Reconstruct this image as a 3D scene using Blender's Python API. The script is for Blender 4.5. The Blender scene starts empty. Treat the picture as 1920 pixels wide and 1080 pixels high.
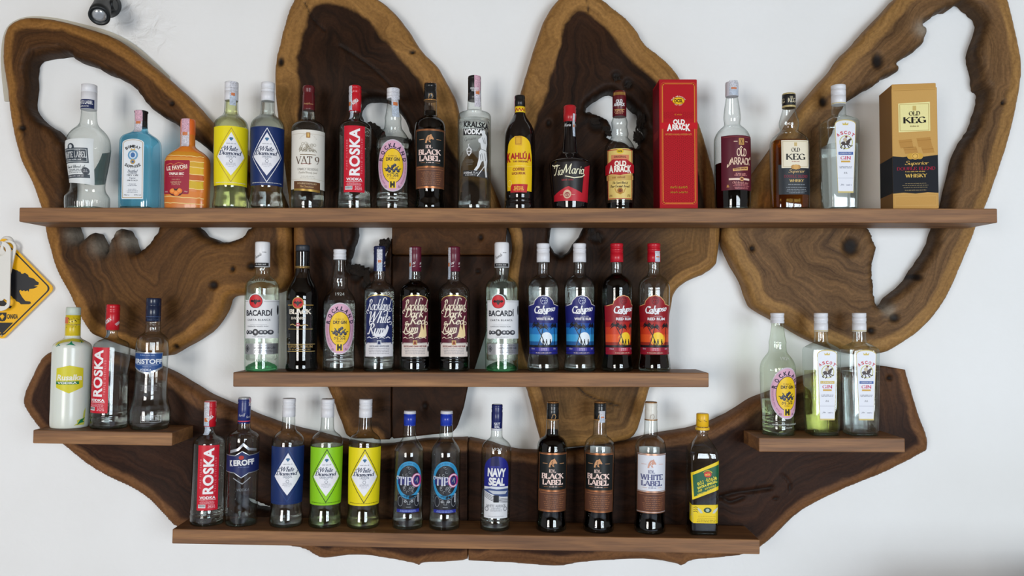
import bpy, bmesh, math, random
import numpy as np
from mathutils import Vector, Matrix
from mathutils.geometry import tessellate_polygon

random.seed(7)
np.random.seed(7)
SC = bpy.context.scene
COL = SC.collection
PI = math.pi

# ------------------------------------------------------------------ camera
FPX = 1500.0                       # focal length in pixels of the 1920x1080 frame
CAM = Vector((0.0, -2.08, 1.45))
TILT = math.radians(1.8)
cam_data = bpy.data.cameras.new('camera')
cam_data.sensor_width = 36.0
cam_data.lens = FPX / 1920.0 * 36.0
cam_data.clip_start = 0.05
cam_ob = bpy.data.objects.new('camera', cam_data)
COL.objects.link(cam_ob)
cam_ob.location = CAM
cam_ob.rotation_euler = (PI / 2 + TILT, 0, 0)
SC.camera = cam_ob

# ------------------------------------------------------------------ world, daylight, exposure
w = bpy.data.worlds.new('world')
SC.world = w
w.use_nodes = True
w.node_tree.nodes['Background'].inputs[0].default_value = (1.0, 0.985, 0.97, 1)
w.node_tree.nodes['Background'].inputs[1].default_value = 0.30

def area(name, loc, size, rot, power, col):
    l = bpy.data.lights.new(name, 'AREA')
    l.shape = 'RECTANGLE'
    l.size, l.size_y = size
    l.energy = power
    l.color = col
    o = bpy.data.objects.new(name, l)
    COL.objects.link(o)
    o.location = loc
    o.rotation_euler = rot
    return o
# daylight coming in through the two windows of the wall behind the camera
WIN = [(1.15, 3.25, 0.45, 2.15), (-2.6, -1.2, 0.5, 2.1)]     # x0,x1,z0,z1
WY = -4.6
WPOW = [178.0, 122.0]
for (x0, x1, z0, z1), pw in zip(WIN, WPOW):
    area('window_daylight', ((x0 + x1) / 2, WY - 0.12, (z0 + z1) / 2), (x1 - x0, z1 - z0), (PI / 2, 0, 0), pw, (0.82, 0.92, 1.0) if x0 > 0 else (1.0, 0.975, 0.935))

SC.view_settings.view_transform = 'Standard'
SC.view_settings.look = 'None'
SC.view_settings.gamma = 1.0
SC.view_settings.use_curve_mapping = False
SC.view_settings.exposure = 0.06
SC.cycles.transparent_max_bounces = 24
SC.cycles.max_bounces = 14
SC.cycles.transmission_bounces = 12

# ------------------------------------------------------------------ pixel -> place
def P(px, py, Y):
    vx, vz = (px - 960.0) / FPX, -(py - 540.0) / FPX
    dy = math.cos(TILT) - math.sin(TILT) * vz
    dz = math.sin(TILT) + math.cos(TILT) * vz
    t = (Y - CAM.y) / dy
    return Vector((CAM.x + vx * t, Y, CAM.z + dz * t))

# ------------------------------------------------------------------ materials
def lin(c):
    out = []
    for v in c[:3]:
        v /= 255.0
        out.append(v / 12.92 if v <= 0.04045 else ((v + 0.055) / 1.055) ** 2.4)
    return (out[0], out[1], out[2], 1.0)

MATS = {}
def mat(c, rough=0.4, metal=0.0, coat=0.0, spec=0.5):
    k = (tuple(c), rough, metal, coat, spec)
    if k in MATS:
        return MATS[k]
    m = bpy.data.materials.new('paint_%d_%d_%d' % tuple(c[:3]))
    m.use_nodes = True
    nt = m.node_tree
    b = nt.nodes['Principled BSDF']
    b.inputs['Metallic'].default_value = metal
    b.inputs['Coat Weight'].default_value = coat
    b.inputs['Specular IOR Level'].default_value = spec
    n = nt.nodes.new('ShaderNodeTexNoise')
    n.inputs['Scale'].default_value = 60.0
    mx = nt.nodes.new('ShaderNodeMix')
    mx.data_type = 'RGBA'
    mx.blend_type = 'MULTIPLY'
    mx.inputs['Factor'].default_value = 0.10
    mx.inputs[6].default_value = lin(c)
    nt.links.new(n.outputs['Fac'], mx.inputs[7])
    nt.links.new(mx.outputs[2], b.inputs['Base Color'])
    b.inputs['Roughness'].default_value = rough
    MATS[k] = m
    return m

GL = {}
def glass(tint=(0.96, 0.98, 0.97), edge=(0.20, 0.26, 0.24), gloss=1.0):
    """thin-walled bottle glass: see-through wall with a Fresnel mirror and a darker rim"""
    k = (tint, edge, gloss)
    if k in GL:
        return GL[k]
    m = bpy.data.materials.new('bottle_glass')
    m.use_nodes = True
    nt = m.node_tree
    nt.nodes.clear()
    N = nt.nodes.new
    out = N('ShaderNodeOutputMaterial')
    mix = N('ShaderNodeMixShader')
    tr = N('ShaderNodeBsdfTransparent')
    gl = N('ShaderNodeBsdfGlossy')
    gl.inputs['Roughness'].default_value = 0.03
    ge = N('ShaderNodeNewGeometry')
    dt = N('ShaderNodeVectorMath')
    dt.operation = 'DOT_PRODUCT'
    nt.links.new(ge.outputs['Normal'], dt.inputs[0])
    nt.links.new(ge.outputs['Incoming'], dt.inputs[1])
    def M_(op, x, y=None):
        q = N('ShaderNodeMath')
        q.operation = op
        for i, v in enumerate((x, y)):
            if v is None:
                continue
            if isinstance(v, (int, float)):
                q.inputs[i].default_value = v
            else:
                nt.links.new(v, q.inputs[i])
        return q.outputs[0]
    inv = M_('SUBTRACT', 1.0, M_('ABSOLUTE', dt.outputs['Value']))
    fr = M_('ADD', M_('MULTIPLY', M_('POWER', inv, 5.0), 0.92), 0.075 * gloss)
    mc = N('ShaderNodeMix')
    mc.data_type = 'RGBA'
    nt.links.new(M_('POWER', inv, 2.8), mc.inputs['Factor'])
    mc.inputs[6].default_value = (*tint, 1)
    mc.inputs[7].default_value = (*edge, 1)
    nt.links.new(mc.outputs[2], tr.inputs['Color'])
    nt.links.new(fr, mix.inputs[0])
    nt.links.new(tr.outputs[0], mix.inputs[1])
    nt.links.new(gl.outputs[0], mix.inputs[2])
    nt.links.new(mix.outputs[0], out.inputs['Surface'])
    GL[k] = m
    return m

LQ = {}
def liquid(c=(0.97, 0.985, 0.98), ior=1.34, lens=0.62):
    """spirit in a bottle: part lens, part straight see-through, both tinted"""
    k = (c, ior, lens)
    if k in LQ:
        return LQ[k]
    m = bpy.data.materials.new('spirit')
    m.use_nodes = True
    nt = m.node_tree
    nt.nodes.clear()
    out = nt.nodes.new('ShaderNodeOutputMaterial')
    mix = nt.nodes.new('ShaderNodeMixShader')
    mix.inputs[0].default_value = lens
    tr = nt.nodes.new('ShaderNodeBsdfTransparent')
    tr.inputs['Color'].default_value = (*c, 1)
    gl = nt.nodes.new('ShaderNodeBsdfGlass')
    gl.inputs['Color'].default_value = (*c, 1)
    gl.inputs['IOR'].default_value = ior
    gl.inputs['Roughness'].default_value = 0.0
    nt.links.new(tr.outputs[0], mix.inputs[1])
    nt.links.new(gl.outputs[0], mix.inputs[2])
    nt.links.new(mix.outputs[0], out.inputs['Surface'])
    LQ[k] = m
    return m

def wood_shelf():
    m = bpy.data.materials.new('shelf_wood')
    m.use_nodes = True
    nt = m.node_tree
    N = nt.nodes.new
    L = nt.links.new
    b = nt.nodes['Principled BSDF']
    tc = N('ShaderNodeTexCoord')
    oi = N('ShaderNodeObjectInfo')
    ad = N('ShaderNodeVectorMath')
    ad.operation = 'ADD'
    L(tc.outputs['Object'], ad.inputs[0])
    L(oi.outputs['Location'], ad.inputs[1])
    mp = N('ShaderNodeMapping')
    mp.inputs['Scale'].default_value = (2.2, 26, 38)
    L(ad.outputs[0], mp.inputs[0])
    n1 = N('ShaderNodeTexNoise')
    n1.inputs['Scale'].default_value = 1.0
    n1.inputs['Detail'].default_value = 6
    n1.inputs['Distortion'].default_value = 0.8
    L(mp.outputs[0], n1.inputs['Vector'])
    mp2 = N('ShaderNodeMapping')
    mp2.inputs['Scale'].default_value = (14, 160, 260)
    L(ad.outputs[0], mp2.inputs[0])
    n2 = N('ShaderNodeTexNoise')
    n2.inputs['Scale'].default_value = 1.0
    n2.inputs['Detail'].default_value = 3
    L(mp2.outputs[0], n2.inputs['Vector'])
    r = N('ShaderNodeValToRGB')
    e = r.color_ramp.elements
    e[0].position, e[0].color = 0.25, lin((98, 64, 37))
    e[1].position, e[1].color = 0.75, lin((164, 117, 70))
    x = r.color_ramp.elements.new(0.5)
    x.color = lin((134, 91, 53))
    L(n1.outputs['Fac'], r.inputs[0])
    mx = N('ShaderNodeMix')
    mx.data_type = 'RGBA'
    mx.blend_type = 'MULTIPLY'
    mx.inputs['Factor'].default_value = 0.5
    L(r.outputs[0], mx.inputs[6])
    r2 = N('ShaderNodeValToRGB')
    r2.color_ramp.elements[0].color = (0.45, 0.42, 0.4, 1)
    r2.color_ramp.elements[0].position = 0.3
    r2.color_ramp.elements[1].position = 0.6
    L(n2.outputs['Fac'], r2.inputs[0])
    L(r2.outputs[0], mx.inputs[7])
    L(mx.outputs[2], b.inputs['Base Color'])
    b.inputs['Roughness'].default_value = 0.55
    bp = N('ShaderNodeBump')
    bp.inputs['Strength'].default_value = 0.12
    bp.inputs['Distance'].default_value = 0.002
    L(n2.outputs['Fac'], bp.inputs['Height'])
    L(bp.outputs[0], b.inputs['Normal'])
    return m

def wood_slab(name, heart_a, heart_b, sap_a, sap_b, sapw, freq=190.0, rough=0.5):
    """slab wood: pale sapwood along the natural edge, dark figured heartwood inside, growth rings that follow the edge"""
    m = bpy.data.materials.new(name)
    m.use_nodes = True
    nt = m.node_tree
    N = nt.nodes.new
    L = nt.links.new
    b = nt.nodes['Principled BSDF']
    def math_(op, a, c=None, clamp=False):
        q = N('ShaderNodeMath')
        q.operation = op
        q.use_clamp = clamp
        for i, v in enumerate((a, c)):
            if v is None:
                continue
            if isinstance(v, (int, float)):
                q.inputs[i].default_value = v
            else:
                L(v, q.inputs[i])
        return q.outputs[0]
    def mixc(f, a, c, mode='MIX'):
        q = N('ShaderNodeMix')
        q.data_type = 'RGBA'
        q.blend_type = mode
        if isinstance(f, (int, float)):
            q.inputs['Factor'].default_value = f
        else:
            L(f, q.inputs['Factor'])
        for i, v in ((6, a), (7, c)):
            if isinstance(v, tuple):
                q.inputs[i].default_value = v
            else:
                L(v, q.inputs[i])
        return q.outputs[2]
    def attr(n):
        a = N('ShaderNodeAttribute')
        a.attribute_name = n
        return a.outputs['Fac']
    tc = N('ShaderNodeTexCoord')
    def noise(scale, detail=4, dist=0.0, sc=None):
        n = N('ShaderNodeTexNoise')
        n.inputs['Scale'].default_value = scale
        n.inputs['Detail'].default_value = detail
        n.inputs['Distortion'].default_value = dist
        if sc:
            mp = N('ShaderNodeMapping')
            mp.inputs['Scale'].default_value = sc
            L(tc.outputs['Object'], mp.inputs[0])
            L(mp.outputs[0], n.inputs['Vector'])
        else:
            L(tc.outputs['Object'], n.inputs['Vector'])
        return n.outputs['Fac']
    big = noise(3.2, 3, 0.5)
    mid = noise(13, 5, 0.9)
    fine = noise(150, 4, 0.3)
    d = attr('edge_distance')
    dw = math_('ADD', d, math_('MULTIPLY', math_('SUBTRACT', big, 0.5), 0.22))
    dw = math_('ADD', dw, math_('MULTIPLY', math_('SUBTRACT', mid, 0.5), 0.022))
    ring = math_('ADD', math_('MULTIPLY', math_('SINE', math_('MULTIPLY', dw, freq)), 0.5), 0.5)
    # streaks drawn out along the growth rings
    sx = N('ShaderNodeSeparateXYZ')
    L(tc.outputs['Object'], sx.inputs[0])
    cv = N('ShaderNodeCombineXYZ')
    L(math_('MULTIPLY', dw, 95.0), cv.inputs[0])
    L(math_('MULTIPLY', sx.outputs[0], 5.0), cv.inputs[1])
    L(math_('MULTIPLY', sx.outputs[2], 5.0), cv.inputs[2])
    st = N('ShaderNodeTexNoise')
    st.inputs['Scale'].default_value = 1.0
    st.inputs['Detail'].default_value = 7
    st.inputs['Roughness'].default_value = 0.65
    L(cv.outputs[0], st.inputs['Vector'])
    strk = st.outputs['Fac']
    mr_ = N('ShaderNodeMapRange')
    mr_.inputs['From Min'].default_value = 0.30
    mr_.inputs['From Max'].default_value = 0.70
    L(math_('ADD', math_('MULTIPLY', strk, 0.72), math_('MULTIPLY', math_('ADD', big, math_('MULTIPLY', ring, 0.25)), 0.26)), mr_.inputs['Value'])
    rr = mr_.outputs[0]
    heart = mixc(rr, lin(heart_a), lin(heart_b))
    sap = mixc(rr, lin(sap_a), lin(sap_b))
    de = math_('ADD', d, math_('MULTIPLY', math_('SUBTRACT', mid, 0.5), 0.020))
    de = math_('ADD', de, math_('MULTIPLY', math_('SUBTRACT', big, 0.5), 0.040))
    s = N('ShaderNodeMapRange')
    s.interpolation_type = 'SMOOTHSTEP'
    s.inputs['From Min'].default_value = sapw - 0.006
    s.inputs['From Max'].default_value = sapw + 0.006
    L(de, s.inputs['Value'])
    c = mixc(math_('MULTIPLY', s.outputs[0], math_('SUBTRACT', 1.0, attr('pale'))), sap, heart)
    c = mixc(0.7, c, mixc(fine, (0.35, 0.32, 0.3, 1), (1.4, 1.38, 1.35, 1)), 'MULTIPLY')
    kn = attr('knot')
    c = mixc(kn, c, lin((26, 20, 17)))
    bl = math_('MULTIPLY', attr('bleach'), math_('ADD', math_('MULTIPLY', fine, 0.8), 0.35), True)
    c = mixc(bl, c, lin((150, 140, 126)))
    L(c, b.inputs['Base Color'])
    b.inputs['Roughness'].default_value = rough
    b.inputs['Specular IOR Level'].default_value = 0.10
    bp = N('ShaderNodeBump')
    bp.inputs['Strength'].default_value = 0.25
    bp.inputs['Distance'].default_value = 0.003
    L(math_('ADD', math_('MULTIPLY', mid, 0.5), strk), bp.inputs['Height'])
    L(bp.outputs[0], b.inputs['Normal'])
    return m

def plaster():
    m = bpy.data.materials.new('white_plaster')
    m.use_nodes = True
    nt = m.node_tree
    N = nt.nodes.new
    L = nt.links.new
    b = nt.nodes['Principled BSDF']
    tc = N('ShaderNodeTexCoord')
    n1 = N('ShaderNodeTexNoise')
    n1.inputs['Scale'].default_value = 2.2
    n1.inputs['Detail'].default_value = 5
    n2 = N('ShaderNodeTexNoise')
    n2.inputs['Scale'].default_value = 26
    n2.inputs['Detail'].default_value = 6
    n2.inputs['Distortion'].default_value = 1.2
    for n in (n1, n2):
        L(tc.outputs['Object'], n.inputs['Vector'])
    r = N('ShaderNodeValToRGB')
    r.color_ramp.elements[0].position = 0.3
    r.color_ramp.elements[1].position = 0.7
    r.color_ramp.elements[0].color = (0.80, 0.80, 0.79, 1)
    r.color_ramp.elements[1].color = (0.855, 0.858, 0.855, 1)
    L(n1.outputs['Fac'], r.inputs[0])
    # small chips and stains in the paint
    v = N('ShaderNodeTexVoronoi')
    v.inputs['Scale'].default_value = 5.0
    L(tc.outputs['Object'], v.inputs['Vector'])
    lt = N('ShaderNodeMath')
    lt.operation = 'LESS_THAN'
    lt.inputs[1].default_value = 0.018
    L(v.outputs['Distance'], lt.inputs[0])
    mx = N('ShaderNodeMix')
    mx.data_type = 'RGBA'
    L(lt.outputs[0], mx.inputs['Factor'])
    L(r.outputs[0], mx.inputs[6])
    mx.inputs[7].default_value = (0.62, 0.61, 0.6, 1)
    L(mx.outputs[2], b.inputs['Base Color'])
    b.inputs['Roughness'].default_value = 0.6
    b.inputs['Specular IOR Level'].default_value = 0.3
    # trowel marks: stronger in the filled patch by the wall lamp
    pp = P(250, 55, 0)
    ds = N('ShaderNodeVectorMath')
    ds.operation = 'DISTANCE'
    L(tc.outputs['Object'], ds.inputs[0])
    ds.inputs[1].default_value = pp
    mr = N('ShaderNodeMapRange')
    mr.inputs['From Min'].default_value = 0.03
    mr.inputs['From Max'].default_value = 0.13
    mr.inputs['To Min'].default_value = 1.0
    mr.inputs['To Max'].default_value = 0.10
    L(ds.outputs['Value'], mr.inputs['Value'])
    bp = N('ShaderNodeBump')
    bp.inputs['Distance'].default_value = 0.011
    L(mr.outputs[0], bp.inputs['Strength'])
    L(n2.outputs['Fac'], bp.inputs['Height'])
    L(bp.outputs[0], b.inputs['Normal'])
    return m

# ------------------------------------------------------------------ object helpers
def link(name, me, mats, parent=None):
    if not isinstance(mats, (list, tuple)):
        mats = [mats]
    if len(me.materials) == 0:
        for m in mats:
            me.materials.append(m)
    o = bpy.data.objects.new(name, me)
    COL.objects.link(o)
    o.parent = parent
    return o

def tag(o, label=None, cat=None, group=None, kind=None):
    for k, v in (('label', label), ('category', cat), ('group', group), ('kind', kind)):
        if v:
            o[k] = v
    return o

def empty(name, loc):
    o = bpy.data.objects.new(name, None)
    o.empty_display_size = 0.02
    COL.objects.link(o)
    o.location = loc
    return o

def bm_mesh(bm, name, smooth=False):
    me = bpy.data.meshes.new(name)
    bm.normal_update()
    bm.to_mesh(me)
    bm.free()
    if smooth:
        me.polygons.foreach_set('use_smooth', [True] * len(me.polygons))
    return me

def box_bm(bm, lo, hi, bevel=0.0):
    r = bmesh.ops.create_cube(bm, size=1.0)
    for v in r['verts']:
        v.co = Vector(((lo[i] + hi[i]) / 2 + v.co[i] * (hi[i] - lo[i]) for i in range(3)))
    if bevel:
        es = list({e for v in r['verts'] for e in v.link_edges})
        bmesh.ops.bevel(bm, geom=es, offset=bevel, segments=2, affect='EDGES', profile=0.5)

def box(name, lo, hi, m, parent=None, bevel=0.0):
    bm = bmesh.new()
    box_bm(bm, lo, hi, bevel)
    return link(name, bm_mesh(bm, name), m, parent)

def poly_prism(name, pts, y0, y1, m, parent=None, holes=(), bevel=0.0):
    """outline in the x-z plane (world), from depth y0 (front) to y1 (back)"""
    loops = [list(pts)] + [list(h) for h in holes]
    tri = tessellate_polygon([[Vector((x, z, 0)) for x, z in l] for l in loops])
    flat = [p for l in loops for p in l]
    n = len(flat)
    vs = [(x, y0, z) for x, z in flat] + [(x, y1, z) for x, z in flat]
    fs = [tuple(t) for t in tri] + [tuple(i + n for i in reversed(t)) for t in tri]
    k = 0
    for l in loops:
        c = len(l)
        for i in range(c):
            a, b2 = k + i, k + (i + 1) % c
            fs.append((a, b2, b2 + n, a + n))
        k += c
    me = bpy.data.meshes.new(name)
    me.from_pydata(vs, [], fs)
    bm = bmesh.new()
    bm.from_mesh(me)
    bmesh.ops.recalc_face_normals(bm, faces=bm.faces)
    bm.to_mesh(me)
    bm.free()
    return link(name, me, m, parent)

def catmull(pts, k=4, closed=True):
    n = len(pts)
    out = []
    rng = n if closed else n - 1
    for i in range(rng):
        if closed:
            p0, p1, p2, p3 = (pts[(i + j) % n] for j in (-1, 0, 1, 2))
        else:
            p0, p1, p2, p3 = pts[max(i - 1, 0)], pts[i], pts[i + 1], pts[min(i + 2, n - 1)]
        for s in range(k):
            t = s / k
            out.append(tuple(0.5 * (2 * p1[c] + (p2[c] - p0[c]) * t + (2 * p0[c] - 5 * p1[c] + 4 * p2[c] - p3[c]) * t * t
                             + (3 * p1[c] - p0[c] - 3 * p2[c] + p3[c]) * t ** 3) for c in (0, 1)))
    if not closed:
        out.append(tuple(pts[-1]))
    return out

# ------------------------------------------------------------------ room
WALL = plaster()
bm = bmesh.new()
box_bm(bm, (-3.6, 0.0, 0.0), (3.6, 0.12, 3.2))
wall = tag(link('wall_back', bm_mesh(bm, 'wall_back'), WALL), 'white plastered wall behind the shelves', None, None, 'structure')
flo = box('floor', (-3.6, WY - 0.2, -0.1), (3.6, 0.12, 0.0), mat((186, 192, 210), 0.5))
flo['kind'] = 'structure'
cei = box('ceiling', (-3.6, WY - 0.2, 3.2), (3.6, 0.12, 3.3), mat((120, 100, 80), 0.7))
cei['kind'] = 'structure'
# opposite wall with two window openings: piers, sill walls and lintels
xs = [-3.6, WIN[1][0], WIN[1][1], WIN[0][0], WIN[0][1], 3.6]
bm = bmesh.new()
for a, c in ((0, 1), (2, 3), (4, 5)):
    box_bm(bm, (xs[a], WY - 0.1, 0), (xs[c], WY, 3.2))
for (x0, x1, z0, z1) in WIN:
    box_bm(bm, (x0, WY - 0.1, 0), (x1, WY, z0))
    box_bm(bm, (x0, WY - 0.1, z1), (x1, WY, 3.2))
wf = link('wall_front', bm_mesh(bm, 'wall_front'), mat((120, 105, 90), 0.7))
wf['kind'] = 'structure'
for wi, (x0, x1, z0, z1) in enumerate(WIN):
    e = empty('window_%d' % (wi + 1), ((x0 + x1) / 2, WY, z0))
    e['kind'] = 'structure'
    fm = mat((70, 55, 42), 0.5)
    nb = 4 if wi == 0 else 3
    for i in range(nb + 1):
        x = x0 + (x1 - x0) * i / nb - (x0 + x1) / 2
        box('window_bar', (x - 0.035, 0.0, 0), (x + 0.035, 0.05, z1 - z0), fm, e)
    for z in (0, (z1 - z0) * 0.68, z1 - z0):
        box('window_rail', (-(x1 - x0) / 2, 0.0, z - 0.03), ((x1 - x0) / 2, 0.045, z + 0.03), fm, e)

# guessed bar counter, out of view, placed to shade the foot of the wall
ctr = empty('bar_counter', (1.62, -0.52, 0))
ctr['kind'] = 'structure'
cw = mat((96, 66, 42), .5)
box('counter_top', (-0.62, -0.21, 0.800), (0.62, 0.21, 0.846), cw, ctr, 0.004)
box('counter_front', (-0.58, -0.17, 0.0), (0.58, 0.17, 0.800), mat((74, 52, 36), .55), ctr)
ctr.rotation_euler = (0, 0, math.radians(9))

# ------------------------------------------------------------------ slabs of live-edge wood
YS = -0.060          # front face of the slabs
CELL = 0.0042

def seg_dist(pts, A, B):
    """distance and nearest point from pts (n,2) to segments A-B (m,2)"""
    best = np.full(len(pts), 1e9)
    near = np.zeros((len(pts), 2))
    for a, b in zip(A, B):
        ab = b - a
        L2 = max(float(ab @ ab), 1e-12)
        t = np.clip(((pts - a) @ ab) / L2, 0, 1)
        q = a + t[:, None] * ab
        dd = np.hypot(pts[:, 0] - q[:, 0], pts[:, 1] - q[:, 1])
        k = dd < best
        best[k] = dd[k]
        near[k] = q[k]
    return best, near

def inside(pts, poly):
    r = np.zeros(len(pts), bool)
    n = len(poly)
    x, y = pts[:, 0], pts[:, 1]
    for i in range(n):
        x1, y1 = poly[i]
        x2, y2 = poly[(i + 1) % n]
        if y1 == y2:
            continue
        c = ((y1 > y) != (y2 > y)) & (x < (x2 - x1) * (y - y1) / (y2 - y1) + x1)
        r ^= c
    return r

def jag(pts, amp, seed):
    rnd = random.Random(seed)
    return [(x + rnd.uniform(-amp, amp), y + rnd.uniform(-amp, amp)) for x, y in pts]

def slab(label, runs, holes, m, thick=0.060, knots=(), bleach=(), rnd=0.018, sapfac=None, pale=(), cracks=(), lean=0.0, seed=1):
    """runs: ('n'|'c', [(px,py)...]) natural or sawn stretches of the outline, in order; holes: pixel polygons"""
    def w2(p):
        q = P(p[0], p[1], YS + 0.018)
        return (q.x, q.z)
    outer, flags, rflags = [], [], []
    for kd, pts in runs:
        if kd in 'nd':
            q = catmull(pts, 4, False)
            q = [q[0]] + jag(q[1:-1], 0.4, seed) + [q[-1]]
        else:
            q = list(pts)
        outer += q[:-1]
        flags += [kd == 'n'] * (len(q) - 1)
        rflags += [kd in 'nd'] * (len(q) - 1)
    outer = np.array([w2(p) for p in outer])
    flags, rflags = np.array(flags), np.array(rflags)
    hs = [np.array([w2(p) for p in jag(catmull(h, 4), 1.4, seed + 5 + i)]) for i, h in enumerate(holes)]
    oA, oB = outer, np.roll(outer, -1, 0)
    hA = np.concatenate(hs) if hs else np.zeros((0, 2))
    hB = np.concatenate([np.roll(h, -1, 0) for h in hs]) if hs else np.zeros((0, 2))
    lo, hi = outer.min(0) - CELL, outer.max(0) + CELL
    nx, nz = int((hi[0] - lo[0]) / CELL) + 2, int((hi[1] - lo[1]) / CELL) + 2
    gx, gz = lo[0] + np.arange(nx) * CELL, lo[1] + np.arange(nz) * CELL
    cc = np.stack(np.meshgrid(gx[:-1] + CELL / 2, gz[:-1] + CELL / 2, indexing='ij'), -1).reshape(-1, 2)
    keep = inside(cc, outer)
    for h in hs:
        keep &= ~inside(cc, h)
    keep = keep.reshape(nx - 1, nz - 1)
    ii, jj = np.nonzero(keep)
    vid = lambda i, j: i * nz + j
    quads = np.stack([vid(ii, jj), vid(ii + 1, jj), vid(ii + 1, jj + 1), vid(ii, jj + 1)], 1)
    used, inv = np.unique(quads, return_inverse=True)
    quads = inv.reshape(-1, 4)
    V = np.stack([gx[used // nz], gz[used % nz]], 1)
    # boundary edges
    E = np.concatenate([quads[:, [0, 1]], quads[:, [1, 2]], quads[:, [2, 3]], quads[:, [3, 0]]])
    key = np.sort(E, 1)
    k1 = key[:, 0].astype(np.int64) * len(V) + key[:, 1]
    u, idx, cnt = np.unique(k1, return_index=True, return_counts=True)
    bE = E[idx[cnt == 1]]
    bv = np.unique(bE)
    A, B = np.concatenate([oA, hA]), np.concatenate([oB, hB])
    _, near = seg_dist(V[bv], A, B)
    V[bv] = near
    # relax the rim and the rows next to it so that the cells stay even
    K = u[:]
    ea, eb = K // len(V), K % len(V)
    isb = np.zeros(len(V), bool)
    isb[bv] = True
    dn, _ = seg_dist(V, A, B)
    soft = (dn < 3.2 * CELL) & ~isb
    for it in range(6):
        acc, cn = np.zeros_like(V), np.zeros(len(V))
        for a_, b_ in ((bE[:, 0], bE[:, 1]), (bE[:, 1], bE[:, 0])):
            np.add.at(acc, a_, V[b_])
            np.add.at(cn, a_, 1)
        m_ = isb & (cn == 2)
        V[m_] = 0.4 * V[m_] + 0.6 * acc[m_] / cn[m_][:, None]
        V[bv] = seg_dist(V[bv], A, B)[1] if it in (1, 3, 5) else V[bv]
        acc, cn = np.zeros_like(V), np.zeros(len(V))
        for a_, b_ in ((ea, eb), (eb, ea)):
            np.add.at(acc, a_, V[b_])
            np.add.at(cn, a_, 1)
        V[soft] = 0.5 * V[soft] + 0.5 * acc[soft] / cn[soft][:, None]
    d_all, _ = seg_dist(V, A, B)
    d_sap, _ = seg_dist(V, oA[flags], oB[flags]) if flags.any() else (np.full(len(V), 0.4), None)
    if sapfac:
        za, zb = w2((960, sapfac[0]))[1], w2((960, sapfac[2]))[1]
        d_sap = d_sap / np.interp(-V[:, 1], [-za, -zb], [sapfac[1], sapfac[3]])
    # seg_dist to the sawn edges alone must not round the slab there
    rA, rB = np.concatenate([oA[rflags], hA]), np.concatenate([oB[rflags], hB])
    d_r = seg_dist(V, rA, rB)[0] if len(rA) else np.full(len(V), 1.0)
    t = np.clip(d_r / rnd, 0, 1)
    prof = 0.66 + 0.34 * np.sqrt(np.clip(1 - (1 - t) ** 2, 0, 1))
    rs = np.random.RandomState(seed)
    wob = np.zeros(len(V))
    for _ in range(7):
        kx, kz, ph = rs.uniform(-38, 38), rs.uniform(-38, 38), rs.uniform(0, 6.28)
        wob += 0.0007 * np.sin(V[:, 0] * kx + V[:, 1] * kz + ph)
    dep = thick * prof + wob
    kn = np.zeros(len(V))
    for (px, py, r) in knots:
        c = np.array(w2((px, py)))
        rr = r * 0.00125
        kw = np.array([rs.uniform(.75, 1.3), rs.uniform(.75, 1.3)])
        g = np.exp(-((((V - c) * kw) ** 2).sum(1) / (rr * rr)) ** 2.5)
        kn = np.maximum(kn, g)
        dep -= 0.006 * g
    bl = np.zeros(len(V))
    for (px, py, r) in bleach:
        c = np.array(w2((px, py)))
        rr = r * 0.00135
        bl = np.maximum(bl, np.exp(-((V - c) ** 2).sum(1) / (rr * rr)))
    for pts, wd in cracks:
        q = np.array([w2(c) for c in catmull(pts, 4, False)])
        dc = seg_dist(V, q[:-1], q[1:])[0]
        g = np.exp(-(dc / (wd * 0.00135)) ** 2)
        kn = np.maximum(kn, 0.9 * g)
        dep -= 0.007 * g
    pl = np.zeros(len(V))
    for (px, py, r, stg) in pale:
        c = np.array(w2((px, py)))
        rr = r * 0.00135
        pl = np.maximum(pl, stg * np.exp(-((V - c) ** 2).sum(1) / (rr * rr)))
    # rotten, rough wood along the holes
    if len(hA):
        dh = seg_dist(V, hA, hB)[0]
        g = np.exp(-(dh / 0.012) ** 2)
        kn = np.maximum(kn, 0.55 * g)
        dep -= g * rs.uniform(0, 0.006, len(V))
    n = len(V)
    org = np.array([outer[:, 0].mean(), outer[:, 1].min()])
    front = np.stack([V[:, 0] - org[0], -dep, V[:, 1] - org[1]], 1)
    back = front[bv].copy()
    back[:, 1] = -0.0015
    remap = np.full(n, -1)
    remap[bv] = np.arange(len(bv)) + n
    sides = np.stack([bE[:, 1], bE[:, 0], remap[bE[:, 0]], remap[bE[:, 1]]], 1)
    allv = np.concatenate([front, back])
    allf = np.concatenate([quads, sides])
    me = bpy.data.meshes.new('live_edge_slab')
    me.from_pydata(allv.tolist(), [], allf.tolist())
    me.polygons.foreach_set('use_smooth', [True] * len(me.polygons))
    for nm, arr in (('edge_distance', d_sap), ('knot', kn), ('bleach', bl), ('pale', pl)):
        at = me.attributes.new(nm, 'FLOAT', 'POINT')
        at.data.foreach_set('value', np.concatenate([arr, arr[bv]]).astype(np.float32))
    o = link('live_edge_slab', me, m)
    o.location = (org[0], 0, org[1])
    return tag(o, label, 'wood slab', 'live-edge wood slabs on the wall', 'thing')

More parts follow.
